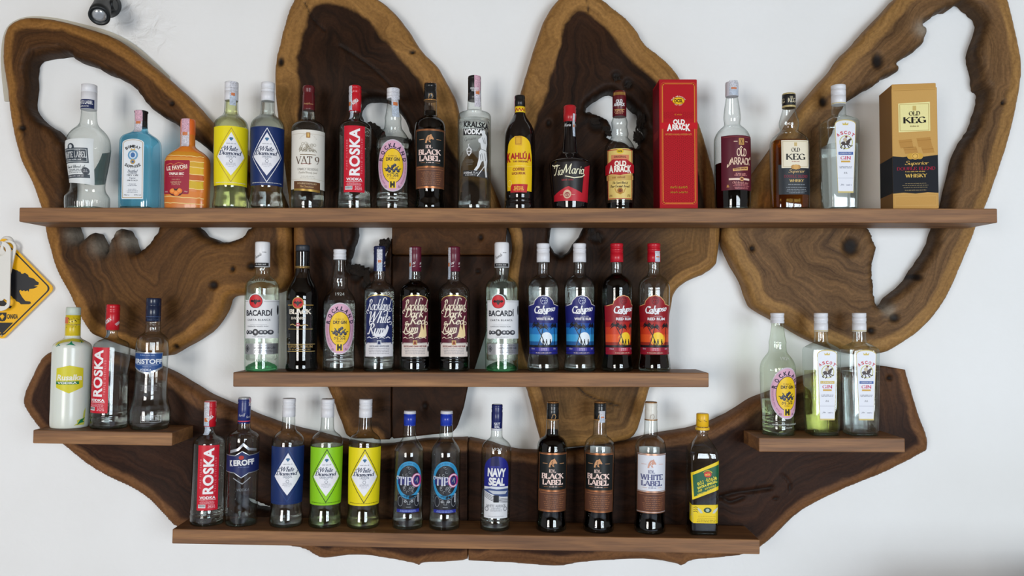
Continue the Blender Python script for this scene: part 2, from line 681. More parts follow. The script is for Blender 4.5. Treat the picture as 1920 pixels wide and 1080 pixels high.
HW_DARK = wood_slab('heartwood_dark', (18, 10, 6), (62, 36, 19), (88, 58, 30), (138, 96, 52), 0.030)
HW_LEFT = wood_slab('wing_wood', (34, 20, 11), (100, 67, 37), (108, 72, 34), (160, 114, 60), 0.030, 130)
HW_ARCH = wood_slab('arch_wood', (18, 11, 7), (60, 37, 22), (108, 76, 40), (164, 122, 70), 0.060, 150)
HW_RIGHT = wood_slab('right_wing_wood', (58, 40, 26), (136, 102, 66), (112, 80, 44), (170, 130, 78), 0.036, 120)
HW_BASE = wood_slab('base_wood', (24, 13, 9), (66, 40, 26), (84, 54, 34), (132, 92, 58), 0.028, 160)
HW_PLANK = wood_slab('block_wood', (32, 19, 11), (96, 62, 33), (100, 72, 44), (140, 104, 62), 0.02, 110)

WING = slab('brown wood slab shaped like a looped handle, at the far left of the wall', [
    ('n', [(8, 100), (10, 74), (18, 52), (36, 39), (62, 33), (105, 38), (156, 51), (202, 66), (233, 82), (264, 106), (311, 145),
           (350, 180), (389, 222), (420, 256), (462, 290), (505, 325), (528, 370), (540, 410), (546, 440), (549, 490), (546, 530), (519, 548), (458, 553), (430, 557),
           (419, 583), (396, 617), (366, 638), (336, 655), (312, 667), (280, 664), (235, 650), (187, 632), (170, 621), (149, 587), (128, 545),
           (111, 511), (98, 472), (88, 438), (84, 415), (78, 385), (62, 342), (43, 303), (27, 241), (16, 171), (8, 120), (8, 100)])],
    [[(58, 117), (82, 103), (128, 99), (142, 110), (167, 119), (202, 136), (241, 154), (268, 183), (288, 206), (335, 237), (389, 280), (425, 310), (452, 350),
      (470, 390), (472, 422), (464, 432), (456, 443), (421, 455), (383, 440), (362, 421), (330, 408), (302, 421), (294, 438), (272, 464), (256, 474), (243, 445), (232, 430), (217, 432),
      (207, 455), (200, 479), (188, 455), (177, 436), (160, 448), (147, 455), (138, 430), (126, 400), (128, 350), (126, 288), (120, 268), (97, 241), (58, 210), (55, 163)]],
    HW_LEFT, knots=[(327, 197, 6), (49, 243, 7), (440, 505, 6), (335, 649, 5), (405, 535, 12), (475, 500, 10)],
    bleach=[(147, 440, 16), (195, 460, 18), (246, 452, 15), (222, 436, 7)], pale=[(420, 520, 90, .45), (250, 560, 70, .25)], seed=3)

# grey filler between the wing's upper edge and the wall
seam_o = [(9, 190), (3, 130), (4, 84), (13, 53), (33, 37), (62, 31), (105, 34), (158, 46), (205, 59), (242, 77), (274, 101), (318, 143)]
seam_i = [(320, 160), (268, 118), (233, 94), (200, 80), (156, 64), (105, 52), (62, 50), (44, 56), (32, 70), (26, 90), (24, 130), (22, 190)]
so = [(P(x, y, -0.004).x - WING.location.x, P(x, y, -0.004).z - WING.location.z) for x, y in catmull(seam_o, 3, False) + catmull(seam_i, 3, False)]
poly_prism('filler_seam', so, -0.006, -0.0005, mat((196, 190, 174), .7), WING)

ARCH_L = slab('arched upper slab with dark heart above the top shelf, left of the two centre arches', [
    ('n', [(545, 406), (536, 330), (528, 270), (520, 210), (516, 150), (518, 115), (524, 88), (535, 43), (548, 8), (570, -18), (612, -30), (660, -24), (706, -2), (726, 12), (749, 35), (772, 66),
           (792, 97), (819, 124), (838, 156), (856, 191), (866, 230), (885, 280), (918, 335), (946, 406)]),
    ('c', [(946, 406), (545, 406)])],
    [[(674, 205), (684, 190), (702, 184), (730, 190), (748, 208), (766, 238), (770, 266), (752, 282), (728, 272), (716, 250), (700, 233), (682, 228)]],
    HW_ARCH, knots=[(710, 250, 14), (765, 300, 9), (775, 102, 5), (530, 120, 8)], sapfac=(180, 1.0, 400, 0.55), cracks=[([(575, 10), (590, 40), (612, 62)], 1.2), ([(640, 90), (700, 130), (760, 190)], 1.4)], seed=11)

TRUNK_L = slab('dark upright trunk slab below the top shelf, directly left of the centre joint', [
    ('c', [(735, 406), (735, 822), (700, 822)]),
    ('n', [(700, 822), (655, 820), (640, 790), (625, 751), (612, 722), (590, 680), (570, 620), (556, 560), (551, 500), (551, 406)]),
    ('c', [(551, 406), (735, 406)])],
    [[(672, 412), (735.5, 412), (732, 450), (722, 478), (704, 500), (690, 512), (672, 505), (655, 506), (652, 492), (660, 468), (668, 440)]],
    HW_DARK, knots=[(670, 515, 16), (688, 535, 12), (722, 490, 10)], pale=[(640, 760, 60, .5)], seed=17)
slab('short sawn brown block just below the top shelf between the two trunks', [
    ('c', [(737, 406), (943, 406), (950, 430), (946, 478), (737, 478), (737, 406)])], [], HW_PLANK, knots=[(902, 446, 6)], thick=0.058, seed=21)
slab('dark sawn centre trunk slab behind the two maroon-labelled bottles', [
    ('c', [(737, 480), (945, 480), (932, 560), (912, 620), (890, 690), (877, 724), (868, 767), (857, 800), (849, 809), (737, 821), (737, 480)])],
    [], HW_DARK, knots=[(798, 760, 6), (897, 509, 4)], thick=0.057, seed=23)

ARCH_R = slab('tall pale-rimmed slab with a ragged round hole, right of the two centre arches', [
    ('n', [(958, 440), (946, 400), (952, 300), (963, 225), (977, 171), (990, 128), (1002, 89), (1018, 43), (1042, 5), (1070, -14), (1100, -14), (1130, 0), (1150, 16), (1173, 35), (1193, 58), (1208, 82), (1236, 105), (1259, 128),
           (1278, 156), (1302, 214), (1317, 253), (1329, 292), (1340, 334), (1345, 389), (1350, 425), (1345, 481), (1340, 498), (1317, 515), (1287, 528),
           (1265, 547), (1258, 575), (1250, 630), (1236, 680), (1219, 724), (1209, 759), (1190, 815), (1150, 830), (1080, 838), (1022, 838), (1011, 818), (993, 751), (984, 722), (962, 680), (948, 600), (952, 520), (960, 470), (958, 440)])],
    [[(1097, 208), (1104, 194), (1127, 177), (1150, 172), (1175, 190), (1187, 203), (1199, 213), (1200, 236), (1210, 247), (1200, 270), (1192, 278), (1165, 266), (1136, 256),
      (1146, 242), (1141, 227), (1120, 214), (1104, 212)],
     [(1044, 415), (1096, 415), (1085, 442), (1066, 470), (1052, 480), (1038, 472), (1030, 450)]],
    HW_ARCH, knots=[(1154, 146, 9), (1176, 161, 12), (1118, 234, 16), (1205, 225, 12), (1118, 446, 14), (1108, 432, 9), (1028, 234, 6)], sapfac=(230, 1.0, 430, 0.5), cracks=[([(1098, -12), (1100, 10), (1103, 28)], 1.3), ([(1060, 700), (1100, 740), (1160, 760)], 1.5)], pale=[(1100, 790, 95, .75), (1300, 470, 75, .6), (1180, 640, 80, .25)], seed=31)

slab('lighter wood slab ending in a big open loop, at the far right of the wall', [
    ('n', [(1396, 385), (1403, 362), (1415, 327), (1442, 288), (1470, 245), (1497, 206), (1536, 158), (1563, 128), (1582, 101), (1602, 82), (1629, 51), (1660, 19), (1690, -12), (1740, -38), (1800, -48),
           (1856, -36), (1884, -4), (1897, 39), (1912, 109), (1911, 156), (1897, 226), (1882, 284), (1862, 342), (1847, 385), (1831, 419), (1812, 468), (1789, 523), (1764, 570), (1730, 613), (1691, 643),
           (1653, 662), (1600, 664), (1560, 652), (1517, 636), (1470, 609), (1423, 583), (1408, 568), (1393, 528), (1370, 487), (1356, 451), (1357, 425), (1372, 402), (1396, 385)])],
    [[(1796, 5), (1781, 16), (1769, 16), (1745, 34), (1731, 44), (1737, 56), (1732, 78), (1714, 97), (1680, 119), (1686, 131), (1660, 144), (1644, 156), (1613, 175), (1586, 193), (1566, 235), (1548, 290), (1542, 350), (1552, 395), (1590, 412),
      (1619, 421), (1630, 434), (1641, 468), (1634, 502), (1636, 528), (1641, 566), (1653, 577), (1670, 558), (1700, 532), (1725, 498), (1751, 455), (1762, 419), (1777, 385), (1788, 331), (1804, 280), (1819, 253), (1831, 233), (1843, 194), (1846, 170),
      (1837, 163), (1835, 136), (1829, 117), (1827, 93), (1841, 58), (1843, 35), (1827, 16), (1808, 2)]],
    HW_RIGHT, knots=[(1407, 467, 7), (1589, 464, 17), (1873, 196, 5), (1538, 194, 9), (1640, 118, 14), (1628, 620, 7), (1672, 596, 12), (1715, 520, 10)],
    bleach=[(1724, 58, 15), (1660, 580, 12)], seed=41)

slab('left half of the dark boat-shaped base slab behind the bottom shelf', [
    ('n', [(877, 823), (849, 824), (793, 826), (714, 836), (643, 826), (591, 813), (540, 801), (490, 784), (448, 766), (391, 742), (350, 717), (314, 697), (261, 676), (200, 660), (163, 655), (120, 655), (98, 659), (81, 671), (65, 701),
           (51, 730), (46, 754), (53, 770), (65, 789), (85, 812), (118, 833), (163, 868), (204, 893), (253, 917), (285, 939), (318, 974), (335, 988), (400, 1008), (480, 1018), (562, 1027), (591, 1040), (609, 1046), (671, 1040),
           (726, 1046), (777, 1056), (786, 1061), (795, 1055), (857, 1052), (877, 1048)]),
    ('c', [(877, 1048), (877, 823)])],
    [[(450, 930), (475, 938), (505, 950), (503, 957), (478, 955), (460, 945)]], HW_BASE, knots=[(215, 800, 4)], cracks=[([(110, 740), (150, 760), (200, 768)], 1.6), ([(560, 860), (700, 880), (850, 878)], 1.6)], seed=51)
slab('right half of the dark boat-shaped base slab with a blunt right end', [
    ('n', [(879, 1051), (936, 1054), (1039, 1061), (1094, 1054), (1205, 1048), (1262, 1055), (1278, 1060), (1298, 1050), (1348, 1045), (1395, 1039), (1426, 1024), (1457, 998), (1484, 971), (1516, 948), (1570, 921), (1628, 897),
           (1679, 874), (1726, 850), (1736, 841), (1735, 816), (1722, 781), (1710, 742), (1696, 693)]),
    ('c', [(1696, 693), (1655, 686), (1570, 692)]),
    ('n', [(1570, 692), (1500, 711), (1453, 734), (1414, 749), (1376, 773), (1337, 792), (1290, 806), (1225, 817), (1157, 832), (1066, 846), (1015, 848), (960, 844), (920, 832), (879, 823)]),
    ('c', [(879, 823), (879, 1051)])],
    [], HW_BASE, knots=[(1450, 932, 4), (1662, 708, 5)], cracks=[([(1318, 942), (1345, 930), (1375, 922), (1410, 917), (1442, 912)], 3.5), ([(1350, 930), (1366, 938), (1390, 930)], 3), ([(1462, 888), (1474, 900), (1478, 918)], 1.1), ([(960, 985), (1100, 990), (1230, 984)], 1.6)], pale=[(1640, 720, 60, .35)], seed=57)

# lumps of old bark left standing in the holes
def bark_mat():
    m = bpy.data.materials.new('old_bark')
    m.use_nodes = True
    nt = m.node_tree
    b = nt.nodes['Principled BSDF']
    n = nt.nodes.new('ShaderNodeTexNoise')
    n.inputs['Scale'].default_value = 90
    n.inputs['Detail'].default_value = 6
    r = nt.nodes.new('ShaderNodeValToRGB')
    r.color_ramp.elements[0].position, r.color_ramp.elements[1].position = .35, .7
    r.color_ramp.elements[0].color, r.color_ramp.elements[1].color = lin((22, 17, 14)), lin((74, 58, 46))
    nt.links.new(n.outputs['Fac'], r.inputs[0])
    nt.links.new(r.outputs[0], b.inputs['Base Color'])
    b.inputs['Roughness'].default_value = .55
    bp = nt.nodes.new('ShaderNodeBump')
    bp.inputs['Distance'].default_value = .004
    nt.links.new(n.outputs['Fac'], bp.inputs['Height'])
    nt.links.new(bp.outputs[0], b.inputs['Normal'])
    return m
BARK = bark_mat()
def bark(par, px, py, rx, rz, ang, seed):
    rs = random.Random(seed)
    bm = bmesh.new()
    bmesh.ops.create_icosphere(bm, subdivisions=4, radius=1.0)
    ws = [(Vector((rs.uniform(-5, 5), rs.uniform(-5, 5), rs.uniform(-5, 5))), rs.uniform(0, 6.28)) for _ in range(9)]
    k = 0.00133
    for v in bm.verts:
        d = 1 + sum(0.085 * math.sin(v.co.dot(w) * (1 + .25 * i) + f) for i, (w, f) in enumerate(ws))
        v.co = Vector((v.co.x * d * rx * k, v.co.y * d * 0.017, v.co.z * d * rz * k))
    o = link('bark_lump', bm_mesh(bm, 'bark_lump', True), BARK, par)
    q = P(px, py, -0.042)
    o.location = (q.x - par.location.x, -0.042, q.z - par.location.z)
    o.rotation_euler = (0, math.radians(ang), 0)
for a_ in ((672, 510, 17, 15, 0), (692, 526, 10, 17, -15), (655, 508, 9, 12, 10), (721, 462, 10, 14, 20)):
    bark(TRUNK_L, *a_, int(a_[0]))
for a_ in ((1113, 228, 18, 10, 32), (1134, 243, 14, 9, 40), (1203, 226, 8, 15, 10), (1196, 258, 8, 12, -20), (1156, 152, 10, 8, 0), (1177, 163, 12, 7, -30), (1104, 440, 9, 17, 15), (1122, 448, 8, 19, -8)):
    bark(ARCH_R, *a_, int(a_[0]))
for a_ in ((700, 240, 13, 8, 25), (714, 254, 8, 10, 0), (762, 272, 8, 12, 30)):
    bark(ARCH_L, *a_, int(a_[0]))

# ------------------------------------------------------------------ shelves
SHELF_WOOD = wood_shelf()
SF = -0.19           # front edge of every shelf
class Shelf:
    pass
def shelf(label, l, r, h):
    """l, r: pixel of the top front corners; h: pixel height of the front face"""
    a, b = P(l[0], l[1], SF), P(r[0], r[1], SF)
    th = h * (SF - CAM.y) / FPX
    L = math.hypot(b.x - a.x, b.z - a.z)
    ang = math.atan2(a.z - b.z, b.x - a.x)
    bm = bmesh.new()
    box_bm(bm, (0, 0, -th), (L, -0.0645 - SF, 0), 0.0022)
    o = link('shelf_plank', bm_mesh(bm, 'shelf_plank'), SHELF_WOOD)
    o.location = a
    o.rotation_euler = (0, ang, 0)
    tag(o, label, 'shelf', 'wooden wall shelves')
    s = Shelf()
    s.a, s.b, s.ang = a, b, ang
    s.z = lambda x: a.z + (b.z - a.z) * (x - a.x) / (b.x - a.x)
    return s
S_TOP = shelf('longest brown shelf plank, running across the whole wall near the top', (36, 389), (1870, 391), 27)
S_MID = shelf('middle-length brown shelf plank in the centre of the wall', (437, 698), (1329, 699), 27)
S_BOT = shelf('lowest brown shelf plank, slightly tilted, above the wall bottom', (323, 992), (1425, 1012), 27)
S_LEFT = shelf('short brown shelf plank on the left carrying three bottles', (62, 806), (323, 811), 25)
S_RIGHT = shelf('short brown shelf plank on the right carrying three gin bottles', (1423, 821), (1697, 822), 26)

# ------------------------------------------------------------------ lettering
_T = {}
def font_mesh(s, bold, shear, sp):
    k = (s, bold, shear, sp)
    if k in _T:
        return _T[k]
    cu = bpy.data.curves.new('lettering', 'FONT')
    cu.body = s
    cu.size = 1.0
    cu.resolution_u = 3
    cu.offset = bold
    cu.shear = shear
    cu.space_character = sp
    cu.fill_mode = 'FRONT'
    o = bpy.data.objects.new('lettering', cu)
    COL.objects.link(o)
    dg = bpy.context.evaluated_depsgraph_get()
    me = o.evaluated_get(dg).to_mesh()
    vs = np.array([v.co[:2] for v in me.vertices]) if len(me.vertices) else np.zeros((1, 2))
    fs = [tuple(p.vertices) for p in me.polygons]
    o.evaluated_get(dg).to_mesh_clear()
    bpy.data.objects.remove(o)
    bpy.data.curves.remove(cu)
    lo, hi = vs.min(0), vs.max(0)
    vs = (vs - (lo + hi) / 2) / np.maximum(hi - lo, 1e-6)
    _T[k] = (vs, fs, (hi - lo))
    return _T[k]

def arc(cx, cy, rx, ry, a0, a1, n=10):
    return [(cx + rx * math.cos(math.radians(a0 + (a1 - a0) * i / n)), cy + ry * math.sin(math.radians(a0 + (a1 - a0) * i / n))) for i in range(n + 1)]

# capital letters with serifs, drawn as pen strokes: width, strokes
SERIF = {
    'A': (.86, [[(.04, 0), (.42, 1)], [(.42, 1), (.82, 0)], [(.17, .36), (.66, .36)]]),
    'B': (.72, [[(.12, 0), (.12, 1)], [(.12, 1)] + arc(.38, .76, .22, .24, 90, -90) + [(.12, .52)], [(.12, .52)] + arc(.4, .26, .26, .26, 90, -90) + [(.12, 0)]]),
    'C': (.78, [arc(.46, .5, .38, .5, 40, 320, 16), [(.75, .98), (.75, .72)]]),
    'D': (.82, [[(.12, 0), (.12, 1)], [(.12, 1), (.3, 1)] + arc(.3, .5, .44, .5, 90, -90, 12) + [(.12, 0)]]),
    'E': (.70, [[(.12, 0), (.12, 1)], [(.12, 1), (.62, 1), (.62, .82)], [(.12, .52), (.5, .52)], [(.12, 0), (.64, 0), (.64, .2)]]),
    'F': (.66, [[(.12, 0), (.12, 1)], [(.12, 1), (.62, 1), (.62, .82)], [(.12, .52), (.48, .52)]]),
    'G': (.84, [arc(.46, .5, .38, .5, 40, 330, 16), [(.78, .42), (.78, .06)], [(.56, .42), (.82, .42)]]),
    'H': (.86, [[(.12, 0), (.12, 1)], [(.74, 0), (.74, 1)], [(.12, .5), (.74, .5)]]),
    'I': (.36, [[(.18, 0), (.18, 1)]]),
    'K': (.84, [[(.12, 0), (.12, 1)], [(.14, .45), (.7, 1)], [(.32, .6), (.78, 0)]]),
    'L': (.66, [[(.12, 0), (.12, 1)], [(.12, 0), (.6, 0), (.6, .24)]]),
    'M': (1.0, [[(.12, 0), (.12, 1)], [(.12, 1), (.5, .15)], [(.5, .15), (.88, 1)], [(.88, 1), (.88, 0)]]),
    'N': (.88, [[(.12, 0), (.12, 1)], [(.12, 1), (.76, 0)], [(.76, 0), (.76, 1)]]),
    'O': (.88, [arc(.44, .5, .38, .5, 0, 360, 20)]),
    'P': (.68, [[(.12, 0), (.12, 1)], [(.12, 1)] + arc(.38, .73, .24, .27, 90, -90) + [(.12, .46)]]),
    'R': (.80, [[(.12, 0), (.12, 1)], [(.12, 1)] + arc(.38, .75, .24, .25, 90, -90) + [(.12, .5)], [(.36, .5), (.76, 0)]]),
    'S': (.64, [arc(.32, .74, .24, .26, 30, 250, 10) + arc(.32, .25, .26, .25, 80, -160, 10)]),
    'T': (.76, [[(.38, 0), (.38, 1)], [(.06, .8), (.06, 1), (.7, 1), (.7, .8)]]),
    'U': (.84, [[(.12, 1), (.12, .3)] + arc(.42, .3, .3, .3, 180, 360) + [(.72, 1)]]),
    'V': (.84, [[(.04, 1), (.42, 0)], [(.42, 0), (.8, 1)]]),
    'W': (1.2, [[(.04, 1), (.34, 0)], [(.34, 0), (.6, .95)], [(.6, .95), (.86, 0)], [(.86, 0), (1.14, 1)]]),
    'Y': (.8, [[(.04, 1), (.4, .48)], [(.4, .48), (.76, 1)], [(.4, .48), (.4, 0)]]),
    'X': (.8, [[(.06, 1), (.74, 0)], [(.06, 0), (.74, 1)]]),
    '9': (.6, [arc(.3, .7, .24, .3, 0, 360, 14), [(.54, .7)] + arc(.2, .7, .34, .7, 0, -80, 8)]),
    ' ': (.4, []),
}
# joined-up handwriting: x-height .5
def _a(x=0):
    return [arc(.2 + x, .25, .18, .25, 40, 330, 10), [(.37 + x, .5), (.36 + x, .12)] + arc(.46 + x, .12, .1, .12, 180, 300, 4)]
SCRIPT = {
    'a': (.5, _a()), 'o': (.46, [arc(.2, .25, .18, .25, 90, 450, 12), [(.2, .5), (.44, .46)]]),
    'c': (.42, [arc(.22, .25, .2, .25, 50, 320, 10)]), 'd': (.5, _a() + [[(.37, .3), (.42, 1.0)]]),
    'e': (.42, [[(.04, .24), (.3, .3)] + arc(.2, .33, .13, .17, 0, 180, 6) + arc(.2, .22, .17, .22, 160, 330, 8)]),
    'h': (.5, [[(.06, 0), (.16, 1.0)], [(.09, .25)] + arc(.26, .32, .13, .18, 150, 0, 6) + [(.36, .1)] + arc(.44, .1, .08, .1, 180, 300, 4)]),
    'i': (.24, [[(.1, .5), (.08, .12)] + arc(.17, .12, .09, .12, 180, 300, 4), [(.12, .66), (.14, .74)]]),
    'k': (.5, [[(.06, 0), (.16, 1.0)], [(.1, .22), (.38, .5)], [(.2, .3), (.44, 0)]]),
    'l': (.26, [[(.08, .1), (.17, 1.0)], [(.08, .1)] + arc(.17, .1, .09, .1, 180, 300, 4)]),
    'm': (.72, [[(.04, 0), (.08, .5)], [(.06, .3)] + arc(.2, .34, .11, .16, 150, 0, 6) + [(.3, 0)], [(.31, .3)] + arc(.45, .34, .11, .16, 150, 0, 6) + [(.56, .1)] + arc(.64, .1, .08, .1, 180, 300, 4)]),
    'n': (.5, [[(.04, 0), (.08, .5)], [(.06, .3)] + arc(.22, .34, .12, .16, 150, 0, 6) + [(.34, .1)] + arc(.42, .1, .08, .1, 180, 300, 4)]),
    'p': (.48, [[(.1, .5), (.0, -.4)], arc(.24, .25, .18, .25, 150, -150, 10)]),
    'r': (.38, [[(.04, 0), (.1, .5)], [(.08, .3)] + arc(.24, .36, .13, .14, 150, 50, 5)]),
    's': (.36, [arc(.2, .37, .12, .13, 40, 250, 6) + arc(.17, .12, .14, .13, 70, -150, 6)]),
    't': (.3, [[(.16, .82), (.08, .12)] + arc(.18, .12, .1, .12, 180, 300, 4), [(.02, .54), (.3, .58)]]),
    'u': (.5, [[(.06, .5), (.05, .15)] + arc(.17, .15, .12, .15, 180, 330, 5) + [(.36, .5), (.36, .1)] + arc(.44, .1, .08, .1, 180, 300, 4)]),
    'y': (.46, [[(.06, .5), (.06, .2)] + arc(.18, .18, .12, .16, 180, 330, 5) + [(.38, .5), (.3, -.2)] + arc(.18, -.22, .12, .16, 0, -200, 6)]),
    'b': (.46, [[(.06, .02), (.14, 1.0)], arc(.22, .25, .17, .24, 150, -160, 10)]),
    'C': (.62, [arc(.36, .5, .32, .5, 55, 300, 14), arc(.56, .8, .08, .12, -60, 200, 8)]),
    'D': (.72, [[(.2, .95), (.16, .05)], [(-.02, .86), (.2, 1)] + arc(.24, .5, .42, .5, 90, -100, 14) + [(.02, .1)]]),
    'M': (1.0, [[(.02, .05), (.18, .95)], [(.18, .95), (.4, .1)], [(.4, .1), (.74, 1)], [(.74, 1), (.76, .1)] + arc(.86, .1, .1, .1, 180, 300, 4)]),
    'R': (.72, [[(.2, .95), (.1, .02)] + arc(.02, .06, .1, .08, 0, -180, 5), [(-.04, .8)] + arc(.26, .76, .26, .24, 160, -90, 10) + [(.2, .5)], [(.26, .5), (.56, .04), (.72, .1)]]),
    'S': (.62, [arc(.38, .76, .2, .23, 20, 250, 10) + arc(.28, .26, .24, .26, 70, -170, 10)]),
    'T': (.66, [[(.36, .92), (.3, .1)] + arc(.2, .12, .1, .12, 0, -180, 5), [(-.08, .72)] + arc(.02, .84, .1, .14, 200, 60, 5) + [(.3, .9), (.7, 1.0)]]),
    'W': (1.1, [[(-.04, .8)] + arc(.08, .84, .1, .12, 180, 20, 5) + [(.24, .04)], [(.24, .04), (.58, .95)], [(.58, .95), (.68, .04)], [(.68, .04), (1.1, 1.02)]]),
    'F': (.6, [[(.3, .95), (.2, .1)] + arc(.1, .12, .1, .1, 0, -180, 5), [(0, .84), (.24, .98), (.66, .98)], [(.1, .52), (.48, .56)]]),
    'B': (.62, [[(.2, .98), (.1, .02)], [(.02, .84)] + arc(.28, .76, .22, .22, 140, -90, 8) + [(.18, .52)], [(.2, .54)] + arc(.3, .27, .26, .27, 80, -150, 9)]),
    'V': (.7, [[(-.02, .86)] + arc(.08, .84, .08, .12, 180, 20, 5) + [(.26, .02)], [(.26, .02), (.66, 1.0)]]),
    'A': (.74, [[(0, .06), (.08, .02), (.44, 1)], [(.44, 1), (.54, .1)] + arc(.62, .1, .08, .1, 180, 300, 4), [(.14, .4), (.56, .44)]]),
    'O': (.72, [arc(.34, .5, .3, .48, 100, 460, 16), [(.3, .98), (.5, .8), (.62, .9)]]),
    'P': (.6, [[(.22, .95), (.1, .02)], [(-.02, .8)] + arc(.28, .74, .26, .25, 160, -100, 10)]),
    'G': (.66, [arc(.34, .52, .3, .46, 50, 330, 14), [(.6, .46), (.56, -.2)] + arc(.4, -.2, .16, .14, 0, -160, 6)]),
    'K': (.72, [[(.2, .98), (.12, .02)], [(.14, .46), (.66, 1)], [(.3, .6), (.68, .04)]]),
    'J': (.5, [[(.4, .98), (.3, -.1)] + arc(.16, -.1, .14, .2, 0, -170, 6), [(.12, .92), (.44, .98)]]),
    'f': (.34, [[(.3, .9)] + arc(.24, .84, .08, .14, 60, 180, 5) + [(.08, -.3)], [(.02, .48), (.28, .52)]]),
    'v': (.42, [[(.04, .5), (.14, .02)], [(.14, .02), (.36, .5)]]),
    'L': (.62, [[(.36, .95), (.2, .06)], [(0, .06), (.2, .06), (.6, .02)]]),
    ' ': (.3, []),
}
SINH = {  # rounded letters for the second script on the island labels
    '0': (.8, [arc(.3, .3, .26, .3, 200, -140, 12), arc(.42, .62, .2, .2, 210, -30, 8)]),
    '1': (.8, [arc(.36, .32, .3, .32, 60, 400, 14), arc(.22, .32, .1, .12, 0, 360, 8)]),
    '2': (.9, [arc(.24, .34, .2, .3, 180, -60, 8) + arc(.58, .3, .22, .3, 200, 500, 12), [(.3, .8), (.7, .95)]]),
    '3': (.6, [arc(.28, .34, .22, .34, 90, -180, 12), [(.28, .68), (.5, .9)]]),
    ' ': (.35, []),
}

def strokes(s, table, tk, tn, serif, track=0.06):
    """polygons (list of quads) for a line of stroked letters"""
    V, F = [], []
    x = 0.0
    def ribbon(pl):
        for i in range(len(pl) - 1):
            (x0, y0), (x1, y1) = pl[i], pl[i + 1]
            dx, dy = x1 - x0, y1 - y0
            L = math.hypot(dx, dy)
            if L < 1e-6:
                continue
            f = abs(dy) / L
            if dx * dy > 0 and abs(dx) > 0.18 * L:
                f *= 0.25
            t = (tn + (tk - tn) * f) / 2
            nx_, ny_ = -dy / L * t, dx / L * t
            ex, ey = dx / L * t * 0.35, dy / L * t * 0.35
            b = len(V)
            V.extend([(x0 + nx_ - ex, y0 + ny_ - ey), (x0 - nx_ - ex, y0 - ny_ - ey), (x1 - nx_ + ex, y1 - ny_ + ey), (x1 + nx_ + ex, y1 + ny_ + ey)])
            F.append((b, b + 1, b + 2, b + 3))
    for ch in s:
        if ch not in table:
            ch = ch.upper() if ch.upper() in table else ' '
        wd, sts = table[ch]
        for pl in sts:
            q = [(px + x, py) for px, py in pl]
            ribbon(q)
            if serif:
                for (p, r) in ((q[0], q[1]), (q[-1], q[-2])):
                    st = abs(p[1] - r[1]) > 0.6 * math.hypot(p[0] - r[0], p[1] - r[1])
                    if st and (p[1] < 0.03 or p[1] > 0.97):
                        b = len(V)
                        yb = 0.0 if p[1] < 0.5 else 1.0
                        sg = 1 if yb == 0 else -1
                        V.extend([(p[0] - serif, yb), (p[0] + serif, yb), (p[0] + serif, yb + sg * tn * 0.9), (p[0] - serif, yb + sg * tn * 0.9)])
                        F.append((b, b + 1, b + 2, b + 3))
        x += wd + track
    V = np.array(V)
    lo, hi = V.min(0), V.max(0)
    return (V - (lo + hi) / 2) / np.maximum(hi - lo, 1e-6), F

